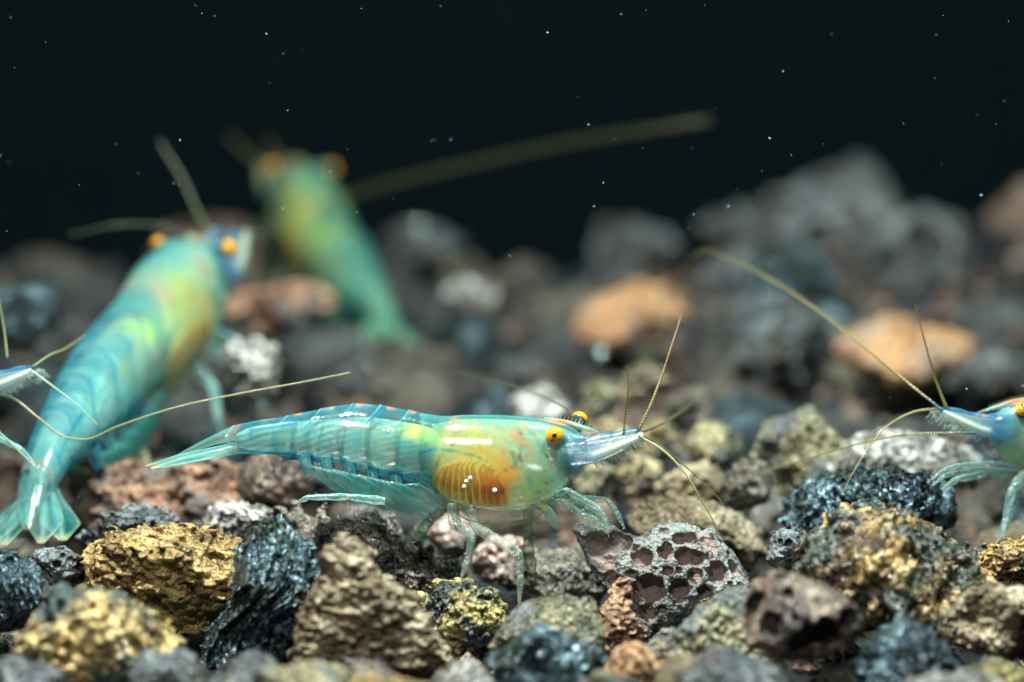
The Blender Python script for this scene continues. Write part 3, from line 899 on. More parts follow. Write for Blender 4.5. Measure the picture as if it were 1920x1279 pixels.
class Shrimp:
    def __init__(self, name, label, spine, root_q, tint=(1, 1, 1), detail=1.0, seed=1):
        self.sp = spine
        loc = spine(np.array([root_q]))[0]
        self.root = tag(empty(name, loc), label, 'shrimp')
        self.loc = loc
        self.tint = np.asarray(tint)
        self.det = detail
        self.orange = 0.15
        self.fan = 1.0
        self.eye_r = 17.2
        self.eye_out, self.eye_up = 0.0, 0.0
        self.rng = random.Random(seed)

    def part(self, name, V, F, cols, mat, parent=None, world=False, kind=None):
        W = V if world else self.sp(V)
        cols = np.asarray(cols, float).copy()
        if mat is not M_EYE:
            g = cols[:, :3] @ np.array([0.3, 0.55, 0.15])
            cols[:, :3] = np.clip((cols[:, :3] * 0.98 + g[:, None] * 0.02) ** 1.12 * self.tint, 0, 1)
        o = link_mesh(name, W - self.loc, F, mat, parent=parent or self.root, attrs={'pig': cols})
        if kind: o['kind'] = kind
        return o

    # ---- body
    def ring(self, name, uf, th_n, top, bot, hw, paint, mat, infl=lambda t: 1.0, nu=40, power=0.85):
        t = np.linspace(0, 1, nu)
        th = np.linspace(0, 2 * np.pi, th_n, endpoint=False)
        TT, TH = np.meshgrid(t, th, indexing='ij')
        hgt = (1 - np.cos(TH)) / 2
        U_ = uf(TT, hgt)
        zt, zb, h = top(U_), bot(U_), hw(U_)
        f = infl(TT)
        m, hh = (zt + zb) / 2, (zb - zt) / 2
        py = m - hh * np.cos(TH) * f
        v = np.sign(np.sin(TH)) * np.abs(np.sin(TH)) ** power * h * f
        V = np.stack([U_, py, v], -1).reshape(-1, 3)
        cols = paint(V[:, 0], V[:, 1], TT.ravel(), hgt.ravel(), TH.ravel())
        return self.part(name, V, grid_faces(nu, th_n), cols, mat)

    def abdomen(self):
        k = self.det
        n = lambda a: max(12, int(a * k))
        joints = [830, 766, 712, 660, 600, 538, 436]       # dorsal joint lines, front to back

        def muscle_paint(px, py, t, h, th):
            c = rgba(len(px), MILK, 0.34)
            fib = np.sin((py + 0.25 * px) * 0.55 + 2.5 * wav(px, py, 31, 30)) * np.sin(px * 0.021 + 1.3)
            blend(c, 0.30 * np.clip(fib, 0, 1), lin(206, 226, 214), 0.7)
            blend(c, 0.6 * np.clip(-fib, 0, 1), lin(70, 150, 160), 0.3)
            blend(c, 0.55 * np.clip((px - 640) / 160, 0, 1), PALEG)
            blend(c, 0.5 * np.clip(wav(px, py, 3, 26), 0, 1), TEAL)
            for j in (538, 590, 634, 682, 740, 790):        # muscle bands
                blend(c, 0.55 * np.exp(-((px - j - 0.18 * (845 - py) - 3 * wav(px, py, j, 15)) / 2.6) ** 2), lin(200, 225, 190))
                blend(c, 0.5 * np.exp(-((px - j - 7 - 0.18 * (845 - py)) / 3.5) ** 2), lin(60, 150, 165))
            up_ = np.clip((0.42 - h) / 0.2, 0, 1)
            blend(c, 1.0 * up_ * np.clip((px - 728 - 8 * wav(px, py, 8, 12)) / 45, 0, 1), YGRN, 0.8)
            blend(c, 0.55 * gauss(px, py, 700, 803, 70, 6, 0.06), lin(190, 200, 130))
            blend(c, 0.7 * gauss(px, py, 815, 822, 20, 16), lin(120, 200, 120))
            blend(c, 0.35 * np.clip((530 - px) / 40, 0, 1), lin(120, 170, 175), 0.4)
            return c

        def mtop(u): return ztop(u) + np.interp(u, [436, 530, 640, 760, 840], [8, 11, 25, 24, 18])
        def mbot(u): return zbot(u) - np.interp(u, [436, 530, 640, 760, 840], [6, 5, 5, 6, 30])
        self.ring('muscle', lambda t, h: 438 + t * 396, n(72), mtop, mbot, lambda u: hwid(u) - 7, muscle_paint, M_FLESH,
                  infl=lambda t: np.sqrt(np.clip(1 - (2 * t - 1) ** 12, 0.0004, 1)), nu=n(220))

        for i in range(6):
            uf_, ur_ = joints[i], joints[i + 1]
            L = uf_ - ur_

            def uf(t, h, a=uf_ + L * 0.20, b=ur_):
                sl = 30 * np.clip(h / 0.30, 0, 1) ** 1.2 - 8 * np.clip((h - 0.5) / 0.5, 0, 1)
                return a + (b - a) * t - sl * (0.4 if b < 500 else 1.0) * (t if b < 500 else 1)

            def scal(u, a=uf_, b=ur_, i=i):                  # rounded flap at the lower edge
                return zbot(u) + (7 if i < 5 else 0) * np.sin(np.clip((a - 24 - u) / (a - b), 0, 1) * np.pi)

            def paint(px, py, t, h, th, i=i):
                c = rgba(len(px), lin(70, 186, 196), 0.10)
                blend(c, np.clip((0.25 - h) / 0.2, 0, 1) * 0.8, lin(52, 120, 142), 0.30)   # denser pigment along the back
                blend(c, np.clip(wav(px, py, 20 + i, 12) - 0.2, 0, 1) * 0.5, TEAL, 0.24)
                blend(c, np.clip(wav(px, py, 90 + i, 3.2) - 0.75, 0, 1) * 0.9, lin(30, 120, 160), 0.5)   # scattered pigment cells
                edge = np.exp(-((t - 0.93) / 0.045) ** 2)
                vis = np.clip(np.exp(-((h - 0.18) / 0.14) ** 2) * (1.0 if i in (1, 2, 3) else 0.5) + 0.10, 0, 1)
                blend(c, edge * vis * 0.95, BLUE, 0.85)
                blend(c, np.exp(-((t - 1.0) / 0.03) ** 2) * 0.6, lin(190, 220, 200), 0.4)
                low = np.clip((h - 0.86) / 0.08, 0, 1)
                blend(c, low * 0.9 * np.clip(0.6 + 0.6 * wav(px, py, 40 + i, 10), 0, 1), BLUE, 0.8)
                orr = self.orange * gauss(t, h, 0.80 if i < 5 else 0.3, 0.0, 0.24, 0.04) * np.clip(0.5 + 0.8 * wav(px, py, 60 + i, 5), 0, 1)
                blend(c, orr * (1.0 if i != 5 else 0.4), ORNG, 0.85)
                if i == 5:
                    blend(c, np.exp(-((h - 0.22 - 0.05 * t) / 0.03) ** 2) * np.clip((0.75 - t) / 0.1, 0, 1), BLUE, 0.85)
                    blend(c, np.exp(-((t - 0.9) / 0.05) ** 2) * 0.5, ORNG, 0.5)
                return c
            self.ring('tail_segment', uf, n(72), ztop, scal, hwid, paint, M_SHELL, infl=lambda t: 0.985 + 0.035 * t ** 2, nu=n(40))

        # tail fan
        rim = lin(210, 170, 100)

        def blade(name, pts, ra, rb, side, base_c, mat=M_SHELL, a0=0.035):
            V, F, t, th = tube(pts, ra, rb, side, n=20, steps=40)
            c = rgba(len(V), base_c, a0)
            e = np.abs(np.cos(th))
            blend(c, np.clip((e - 0.80) / 0.2, 0, 1) * 0.6, rim, 0.4)
            blend(c, np.clip((t - 0.86) / 0.12, 0, 1) * 0.8, rim, 0.6)
            blend(c, np.exp(-(np.cos(th) / 0.10) ** 2) * 0.5, lin(190, 214, 200), 0.4)
            blend(c, np.exp(-((np.cos(th) - 0.5) / 0.1) ** 2) * 0.4 * (t < .7), BLUE, 0.4)
            blend(c, 0.5 * np.clip(np.sin(th * 18 + 3 * t), 0, 1), lin(170, 205, 190), 0.26)
            return self.part(name, V, F, c, mat)

        blade('telson', [(446, 810, 0), (410, 822, 0), (370, 838, 0), (318, 862, 0)], [20, 19, 15, 6], [14, 9, 5, 1.5], (0, 0, 1), TEAL, a0=0.09)
        for s in (1, -1):
            blade('tail_fin', [(444, 838, s * 10), (395, 846, s * 26 * self.fan), (340, 856, s * 38 * self.fan), (276, 873, s * 42 * self.fan)], [8, 22, 27, 5], [9, 6, 4, 1.2], (0, 0.12 * s, 1), TEAL)
            blade('tail_fin', [(444, 842, s * 16), (400, 852, s * 44 * self.fan), (350, 862, s * 68 * self.fan), (290, 876, s * 86 * self.fan)], [8, 22, 28, 6], [9, 6, 4, 1.2], (0.25, 0.2 * s, 1), TEAL)

        # swimmerets
        pts5 = [(572, 860, 640, 918, 735, 962), (612, 866, 680, 925, 775, 972), (655, 876, 715, 930, 805, 975), (698, 888, 748, 935, 824, 968), (742, 898, 780, 935, 835, 955)]
        for (x0, y0, x1, y1, x2, y2) in pts5:
            for s in (1, -1):
                V, F, t, th = tube([(x0, y0 - 8, s * 28), (x0 + 4, y0 + 12, s * 31), (x0 + 10, y0 + 26, s * 30)], [12, 11, 9], [8, 7, 5], (1, 0, 0), n=18, steps=22)
                c = rgba(len(V), TEAL, 0.16)
                blend(c, np.clip((np.abs(np.cos(th)) - 0.70) / 0.2, 0, 1) * 0.95, BLUE, 0.85)
                base = self.part('swimmeret', V, F, c, M_LIMB)
                V, F, t, th = tube([(x0 + 6, y0 + 16, s * 31), (x1, y1 - 12, s * 33), ((x1 + x2) / 2, (y1 + y2) / 2 - 8, s * 30), (x2, y2 - 6, s * 24)], [6, 19, 17, 3], [4, 5, 4, 1], (0.5, -0.8, 0.25 * s), n=20, steps=40)
                c = rgba(len(V), lin(84, 190, 182), 0.15)
                blend(c, 0.5 * np.clip(np.sin(np.cos(th) * 14 + 2 * t) - 0.2, 0, 1), lin(176, 226, 214), 0.24)
                blend(c, np.clip((np.abs(np.cos(th)) - 0.93) / 0.07, 0, 1) * 0.6, lin(20, 140, 150), 0.4)
                self.part('blade', V, F, c, M_LIMB, parent=base)

    # ---- head and carapace
    def head(self):
        k = self.det
        n = lambda a: max(12, int(a * k))

        def organs(px, py, t, h, th):
            c = rgba(len(px), PALEG, 0.47)
            blend(c, 0.7 * np.clip((0.16 - h) / 0.12, 0, 1), lin(120, 176, 168), 0.4)
            blend(c, 0.6 * np.clip(wav(px, py, 5, 16) * 0.6, 0, 1), lin(150, 200, 170))
            blend(c, 0.6 * np.clip((px - 1000) / 60, 0, 1), lin(150, 206, 190), 0.6)
            c[:, 3] *= np.clip((1098 - px) / 55, 0.12, 1)
            blend(c, 0.7 * gauss(px, py, 850, 822, 45, 26, 0.3), lin(184, 200, 96))
            blend(c, 0.95 * gauss(px, py, 886, 806, 16, 15), YGRN)
            blend(c, 0.9 * gauss(px, py, 905, 842, 38, 28, 0.7), lin(206, 190, 56))
            blend(c, 0.9 * gauss(px, py, 940, 866, 30, 18, 0.6), lin(226, 178, 50))
            blend(c, 0.55 * gauss(px, py, 940, 828, 26, 26), lin(190, 200, 140))
            for (cx, cy, rx, ry, a) in [(975, 818, 14, 6, 0.5), (984, 836, 16, 6, 0.5), (972, 852, 18, 5, 0.3), (965, 812, 8, 12, 0), (1040, 858, 4, 8, -0.2), (985, 800, 10, 6, .3), (992, 862, 12, 4, .4)]:
                blend(c, 0.9 * gauss(px, py, cx, cy, rx, ry, a) * np.clip(0.75 + 0.5 * wav(px, py, int(cx), 4), 0, 1), lin(222, 158, 92))
            blend(c, 0.85 * gauss(px, py, 853, 800, 16, 13, 0.2) * np.clip(0.8 + 0.4 * wav(px, py, 7, 4), 0, 1), lin(224, 150, 92))
            # gill chamber
            g = gauss(px, py, 882, 905, 70, 48, 0.12)
            blend(c, np.clip(1.7 * g, 0, 1) * 0.95, lin(216, 194, 84), 0.85)
            blend(c, np.clip(1.5 * gauss(px, py, 928, 922, 26, 30), 0, 1), lin(236, 140, 20), 0.95)
            blend(c, np.clip(1.1 * gauss(px, py, 958, 890, 20, 18), 0, 1) * 0.9, lin(240, 170, 60))
            blend(c, 0.6 * np.clip((py - 945) / 10, 0, 1), lin(170, 205, 160), 0.6)
            blend(c, 0.85 * gauss(px, py, 1000, 915, 45, 26, -0.3), lin(176, 212, 150), 0.75)
            blend(c, 0.5 * gauss(px, py, 982, 935, 30, 10, -0.2), lin(205, 190, 90))
            # curved seams over stomach and gill cover
            arc = np.abs(np.hypot((px - 935) / 1.0, (py - 845) / 0.95) - 40)
            blend(c, 0.75 * np.exp(-(arc / 1.8) ** 2) * (py > 840) * (px > 905) * np.clip((985 - px) / 10, 0, 1), lin(70, 120, 80))
            arc2 = np.abs(py - (842 + 0.0022 * (px - 815) ** 2 * np.sign(px - 815)))
            blend(c, 0.8 * np.exp(-(arc2 / 1.8) ** 2) * (px > 790) * (px < 915), lin(60, 150, 140))
            blend(c, 0.8 * gauss(px, py, 963, 858, 3, 20, -0.25), lin(110, 160, 150))
            blend(c, 0.55 * np.clip(wav(px, py, 77, 3.0) - 0.3, 0, 1) * (py < 880), lin(210, 160, 100))
            blend(c, 0.55 * np.clip(wav(px, py, 78, 3.5) - 0.4, 0, 1) * (px > 960), lin(96, 170, 176))
            blend(c, 0.8 * np.clip(wav(px, py, 79, 5.0) - 1.25, 0, 1), lin(60, 80, 60))
            return c

        self.ring('organs', lambda t, h: 798 + t * 300, n(96), lambda u: ztop(u) + 8, lambda u: zbot(u) - 5, lambda u: hwid(u) - 5, organs, M_FLESH,
                  infl=lambda t: np.sqrt(np.clip(1 - (2 * t - 1) ** 10, 0.0004, 1)), nu=n(220))

        # gill plumes seen through the gill cover
        for s in (1, -1):
            for i in range(11):
                x1 = 816 + 13.0 * i
                y1 = 918 + 26 * math.sin(min(1.0, (i + 1.5) / 8) * 1.6) + (4 if i > 8 else 0)
                x0, y0 = 832 + 9.4 * i + (6 if i > 6 else 0), 872 - 8 * math.sin(i / 10 * 3.1) + 2.2 * max(0, i - 6) ** 1.3
                mx, my = x1 - 1 + 0.25 * (x0 - x1), y0 + 0.45 * (y1 - y0)
                pp = []
                for (a, b) in ((x0 + 10, y0 - 2), (x0, y0 + 4), (mx, my), (x1, y1 - 12), (x1 + 2, y1)):
                    cyl = (b - (ztop(a) + zbot(a)) / 2) / ((zbot(a) - ztop(a)) / 2)
                    v = (hwid(a) - 5) * math.sqrt(max(0.05, 1 - min(.95, cyl * cyl))) ** 0.85
                    pp.append((float(a), float(b), s * float(v + 0.2)))
                V, F, t, th = tube(pp, [1.0, 4.2, 5.2, 5.2, 3.0], [0.7] * 5, (1, 0.25, 0), n=8, steps=26)
                f = i / 10
                c = rgba(len(V), lin(206, 132, 14) * (1 - f) + lin(230, 112, 4) * f, (0.58 if i < 8 else 0.34))
                c[:, 3] *= np.clip((1.02 - t) / 0.15, 0.2, 1) * np.clip(1.25 - np.abs(np.cos(th)) ** 1.5 * 1.25, 0, 1)
                blend(c, 0.5 * np.clip(wav(V[:, 0], V[:, 1], 50 + i, 7), 0, 1), lin(190, 100, 8), 0.7)
                blend(c, np.clip((0.3 - t) / 0.3, 0, 1) * 0.8, lin(190, 168, 50), 0.15)
                self.part('gill', V, F, c, M_FLESH)

        def car(px, py, t, h, th):
            c = rgba(len(px), lin(110, 204, 190), 0.07)
            blend(c, np.clip((0.10 - h) / 0.1, 0, 1) * 0.8, lin(70, 140, 150), 0.28)
            blend(c, np.exp(-((t - 0.0) / 0.02) ** 2) * 0.8, lin(60, 160, 160), 0.5)
            blend(c, np.exp(-((h - 0.985) / 0.02) ** 2) * 0.7, lin(205, 215, 120), 0.6)
            blend(c, 0.9 * gauss(px, py, 852, 796, 18, 15, 0.2) * np.clip(0.6 + 0.6 * wav(px, py, 9, 3.5), 0, 1), lin(226, 146, 88), 0.6)
            blend(c, np.clip(gauss(px, py, 800, 846, 22, 3.5, -0.3) * 1.4, 0, 1), BLUE, 0.9)
            blend(c, np.clip(gauss(px, py, 1058, 792, 28, 4, 0.12) * 1.4, 0, 1), lin(232, 150, 104), 0.85)
            blend(c, 0.8 * gauss(px, py, 1020, 828, 10, 9), lin(70, 160, 190), 0.5)
            blend(c, 0.7 * gauss(px, py, 1072, 880, 14, 16), lin(50, 150, 180), 0.6)
            blend(c, 0.7 * gauss(px, py, 1068, 850, 16, 22), lin(90, 170, 200), 0.5)
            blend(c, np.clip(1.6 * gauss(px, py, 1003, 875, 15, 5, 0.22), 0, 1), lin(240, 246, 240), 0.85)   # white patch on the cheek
            blend(c, 0.6 * gauss(px, py, 966, 843, 14, 2.5, 0.4), lin(235, 240, 235), 0.7)
            return c

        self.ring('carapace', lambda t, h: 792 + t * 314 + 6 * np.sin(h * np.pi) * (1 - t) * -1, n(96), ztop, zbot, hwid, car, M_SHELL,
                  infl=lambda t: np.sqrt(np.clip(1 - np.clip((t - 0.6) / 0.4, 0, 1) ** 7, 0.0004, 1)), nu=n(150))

        # rostrum with its row of teeth
        V, F, t, th = tube([(1020, 790, 0), (1060, 794, 0), (1095, 803, 0), (1134, 816, 0)], [7, 6, 4, 0.6], [8, 7, 5, 0.8], (0, 0, 1), n=14, steps=40)
        c = rgba(len(V), lin(150, 200, 190), 0.35)
        blend(c, gauss(V[:, 0], V[:, 1], 1052, 791, 26, 6), lin(236, 146, 96), 0.9)
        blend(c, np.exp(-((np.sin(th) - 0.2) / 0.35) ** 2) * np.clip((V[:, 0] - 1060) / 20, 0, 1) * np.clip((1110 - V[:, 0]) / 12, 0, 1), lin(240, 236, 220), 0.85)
        ro = self.part('rostrum', V, F, c, M_SHELL)
        for i in range(14):
            x = 1018 + i * 6.5
            y = float(smooth_interp(x, [1000, 1060, 1095, 1134], [782, 787, 798, 815]))
            V, F, t, th = tube([(x, y + 2, 0), (x + 2, y - 3, 0), (x + 5, y - 6.5, 0)], [1.3, 0.9, 0.2], None, n=6, steps=6)
            self.part('tooth', V, F, rgba(len(V), lin(170, 180, 150), 0.7), M_LIMB, parent=ro)

        # eyes on stalks
        for s, (ex, ey, ev) in ((1, (1039, 816, 50)), (-1, (1086, 790, -44))):
            if s < 0: ex, ey = self.far_eye
            ey -= self.eye_up
            ev += s * self.eye_out
            V, F, t, th = tube([(ex + 22 * (1 if s > 0 else -0.2), ey + 10 + (6 if s < 0 else 0), s * 18), (ex + 8 * (1 if s > 0 else 0), ey + 3, s * 34), (ex, ey, s * (abs(ev) - 4))], [10, 10, 13], None, (0, 1, 0), n=14, steps=16)
            c = rgba(len(V), lin(110, 170, 180) if s > 0 else lin(60, 92, 90), 0.7)
            stalk = self.part('eyestalk', V, F, c, M_LIMB)
            nu_, nt_ = n(40), n(56)
            a = np.linspace(0.02, np.pi - 0.02, nu_)
            b = np.linspace(0, 2 * np.pi, nt_, endpoint=False)
            A, B = np.meshgrid(a, b, indexing='ij')
            R = self.eye_r
            ax = np.array([0.0, 0.0, 1.0]) if s > 0 else np.array([0.42, -0.62, -0.66])
            ax /= np.linalg.norm(ax)
            e1 = np.cross([0, 1, 0], ax); e1 /= np.linalg.norm(e1)
            e2 = np.cross(ax, e1)
            V = (np.array([ex, ey, ev]) + R * (np.sin(A)[..., None] * (np.cos(B)[..., None] * e1 - np.sin(B)[..., None] * e2) + 0.85 * np.cos(A)[..., None] * ax)).reshape(-1, 3)
            A, B = A.ravel(), B.ravel()
            c = rgba(len(V), lin(206, 156, 26), 1)
            blend(c, np.clip((A - 1.0) / 0.6, 0, 1) * 0.7, lin(190, 110, 14))
            blend(c, 0.5 * np.clip(wav(A * 60, B * 40, 4, 9), 0, 1), lin(214, 150, 10))
            spokes = np.clip((np.cos(7 * B + 1.6 * np.sin(2 * B)) - 0.35) / 0.4, 0, 1) * np.clip((0.95 - A) / 0.5, 0, 1)
            blend(c, spokes * 0.8, lin(84, 52, 10))
            blend(c, np.clip((0.34 - A) / 0.10, 0, 1), lin(26, 20, 16))
            low = gauss(A, B, 0.55, 4.4, 0.4, 0.6)
            blend(c, low * 0.7, lin(70, 52, 16))
            blend(c, np.clip((A - 1.75) / 0.2, 0, 1), lin(52, 78, 74))
            self.part('eye', V, F=grid_faces(nu_, nt_), cols=c, mat=M_EYE, parent=stalk)

        # feeler bases and antennal scales
        for s in (1, -1):
            art = [((1046, 832, s * 20), (1100, 829, s * 19), 17, 13), ((1098, 833, s * 19), (1150, 822, s * 17), 13, 11), ((1148, 822, s * 17), (1196, 811, s * 14), 11, 8)]
            for i, (p, q, r0, r1) in enumerate(art):
                V, F, t, th = tube([p, tuple((np.array(p) + q) / 2), q], [r0 * .8, r0, r1], [r0 * .6, r0 * .7, r1 * .8], (0, 1, 0), n=16, steps=20)
                c = rgba(len(V), lin(96, 168, 200), 0.22)
                blend(c, 0.7 * np.clip(np.sin(th * 5 + V[:, 0] * 0.05) - .2, 0, 1), lin(40, 120, 176), 0.4)
                blend(c, 0.6 * np.clip(wav(V[:, 0], V[:, 1], 11 + i, 8), 0, 1), lin(160, 205, 215), 0.4)
                blend(c, np.clip((t - 0.86) / 0.12, 0, 1) * 0.8, lin(16, 104, 150), 0.6)
                if i == 0: c[:, 3] *= np.clip(t / 0.6, 0.05, 1)
                if i == 0: blend(c, gauss(V[:, 0], V[:, 1], 1098, 831, 9, 6), lin(230, 150, 110), 0.85)
                if i == 1: blend(c, gauss(V[:, 0], V[:, 1], 1119, 819, 7, 4), lin(230, 150, 110), 0.85)
                self.part('feeler_base', V, F, c, M_LIMB)
            V, F, t, th = tube([(1030, 850, s * 26), (1075, 850, s * 34), (1110, 847, s * 36), (1155, 834, s * 34), (1206, 813, s * 28)], [14, 24, 20, 14, 3], [8, 6, 4, 3, 1], (0.25, 1, 0.25 * s), n=22, steps=50)
            c = rgba(len(V), lin(96, 168, 204), 0.24)
            blend(c, 0.8 * np.clip(np.sin(np.cos(th) * 11 + V[:, 0] * .01), 0, 1) * (t < .6), lin(40, 120, 180), 0.4)
            blend(c, np.clip((t - 0.35) / 0.3, 0, 1) * 0.8, lin(196, 216, 186), 0.25)
            st = np.exp(-((V[:, 1] - (852 - (V[:, 0] - 1108) * 0.385)) / 4.2) ** 2) * np.clip((V[:, 0] - 1100) / 14, 0, 1)
            blend(c, st, lin(244, 240, 222), 0.92)
            c[:, 3] *= np.clip(t / 0.42, 0.03, 1)
            sc_ = self.part('antennal_scale', V, F, c, M_LIMB)
            # fringe of setae
            hv, hf, off = [], [], 0
            for j in range(46):
                x = 1112 + j * 2.15
                y = 868 - (x - 1112) * 0.50 - 1
                ln = 13 + self.rng.uniform(-4, 8)
                dx = self.rng.uniform(0.1, 0.9)
                v_, f_, _, _ = tube([(x, y - 6, s * 34), (x + dx * ln * .5, y + ln * .4, s * 34), (x + dx * ln, y + ln * .75, s * 33)], [0.9, 0.7, 0.3], None, n=4, steps=5)
                hv.append(v_); hf.append(f_ + off); off += len(v_)
            hv = np.concatenate(hv)
            self.part('setae', hv, np.concatenate(hf), rgba(len(hv), lin(200, 215, 205), 0.5), M_LIMB, parent=sc_, kind='stuff')

        # soft belly between the leg bases
        V, F, t, th = tube([(828, 936, 0), (870, 950, 0), (930, 960, 0), (990, 956, 0), (1040, 930, 0)], [14, 26, 28, 26, 12], [8, 24, 26, 24, 8], (0, 0, 1), n=24, steps=50)
        c = rgba(len(V), lin(176, 196, 160), 0.16)
        blend(c, 0.6 * np.clip(wav(V[:, 0], V[:, 1], 15, 8), 0, 1), lin(206, 190, 130), 0.3)
        self.part('belly', V, F, c, M_LIMB)
        # mouth parts: clear flap, maxillipeds
        V, F, t, th = tube([(1056, 884, 24), (1078, 878, 28), (1094, 874, 26)], [9, 19, 8], [3, 4, 2], (0.2, 1, 0), n=18, steps=24)
        c = rgba(len(V), lin(120, 130, 130), 0.28)
        blend(c, np.clip((np.abs(np.cos(th)) - 0.88) / 0.1, 0, 1), lin(170, 200, 210), 0.5)
        self.part('mouth_flap', V, F, c, M_LIMB)
        for s in (1, -1):
            V, F, t, th = tube([(1000, 938, s * 20), (1024, 955, s * 24), (1040, 982, s * 24), (1046, 992, s * 22)], [10, 9, 10, 3], [7, 6, 5, 2], (1, -0.6, 0), n=16, steps=30)
            c = rgba(len(V), lin(150, 190, 170), 0.22)
            blend(c, gauss(V[:, 0], V[:, 1], 1018, 950, 8, 7), lin(206, 196, 90), 0.35)
            self.part('maxilliped', V, F, c, M_LIMB)

    def leg(self, pts, radii, col=lin(140, 196, 186), a=0.3, spiny=True, bead=0):
        """jointed leg: one mesh, with swollen knees, and short spines"""
        pts = np.asarray(pts, float)
        Vs, Fs, Cs, off = [], [], [], 0
        for i in range(len(pts) - 1):
            p, q = pts[i], pts[i + 1]
            mid = (p + q) / 2
            r0, r1 = radii[i], radii[i + 1]
            d = (q - p) / np.linalg.norm(q - p)
            V, F, t, th = tube([p - d * r0 * .3, p + d * r0 * 0.4, mid, q - d * r1 * 0.4, q + d * r1 * .3], [r0 * .75, r0 * 1.02, (r0 + r1) / 2 * .9, r1 * 1.02, r1 * .7 if i < len(pts) - 2 else 0.3], None, (0, 0, 1), n=12, steps=26)
            c = rgba(len(V), col, a * 0.55)
            blend(c, 0.4 * np.clip(wav(V[:, 0], V[:, 1], i + 3, 5), 0, 1), lin(206, 226, 215), a * .9)
            blend(c, np.clip((np.maximum(t, 1 - t) - 0.90) / 0.08, 0, 1) * 0.7, lin(210, 228, 214), 0.5)
            if i == len(pts) - 2: blend(c, np.clip((t - .4) / .5, 0, 1) * .6, lin(214, 196, 160), .7)
            Vs.append(V); Fs.append(F + off); Cs.append(c); off += len(V)
            if spiny and i >= 1:
                L = np.linalg.norm(q - p)
                for j in range(int(L / 6)):
                    b = p + (q - p) * (j + .5) / int(L / 6)
                    an = self.rng.uniform(0, 6.28)
                    nrm = np.array([d[1] * math.cos(an), -d[0] * math.cos(an), math.sin(an)])
                    v_, f_, _, _ = tube([b + nrm * r1 * .6, b + nrm * (r1 + 1.5) + d, b + nrm * (r1 + 4) + d * 2.5], [0.7, 0.5, 0.1], None, n=4, steps=4)
                    Vs.append(v_); Fs.append(f_ + off); Cs.append(rgba(len(v_), lin(214, 226, 214), 0.7)); off += len(v_)
        return self.part('leg', np.concatenate(Vs), np.concatenate(Fs), np.concatenate(Cs), M_LIMB)

    def feeler(self, name, wpts, r0, r1, col=lin(150, 140, 84), a=0.85, beads=True, bl=0.0):
        """long whip given by photo position and depth"""
        p = np.array([P(*q) for q in wpts])
        L = np.linalg.norm(np.diff(p, axis=0), axis=1).sum() / S
        st = int(min(420, max(60, L / 2.0)))
        V, F, t, th = tube(p, np.array([r0, (r0 + r1) * .5, r1]) * S * 0.68, None, (0.3, 0.2, 0.9), n=8, steps=st, ring=0.16 if beads else 0, ringn=1 if beads else 0)
        c = rgba(len(V), col, a * 0.7)
        rg = (np.repeat(np.arange(st), 8) % 3 == 0)
        blend(c, 0.55 * rg, lin(214, 206, 160), min(1, a + .1))
        blend(c, np.clip((0.06 - t) / 0.06, 0, 1), lin(40, 120, 130), 0.85)
        blend(c, np.clip((t - .5) / .5, 0, 1) * bl, col, 0.25)
        return self.part(name, V, F, c, M_LIMB, world=True)


LEG = lin(160, 192, 178)


def std_legs(sh, which=range(5)):
    """the five pairs of walking legs in a plain standing pose (profile space)"""
    base = [(850, 948), (884, 954), (930, 956), (985, 950), (1030, 930)]
    foot = [[(838, 985), (872, 1005), (862, 1085)], [(905, 990), (960, 1020), (968, 1095)], [(945, 1000), (985, 1030), (1000, 1090)],
            [(1030, 985), (1070, 965), (1110, 1010)], [(1075, 945), (1125, 945), (1150, 990)]]
    for i in which:
        for s in (1, -1):
            pts = [(base[i][0], base[i][1] - 6, s * 20)] + [(x + (0 if s > 0 else 14), y, s * (26 + 12 * j)) for j, (x, y) in enumerate(foot[i])]
            sh.leg(pts, [8, 7, 6, 2.5], LEG)


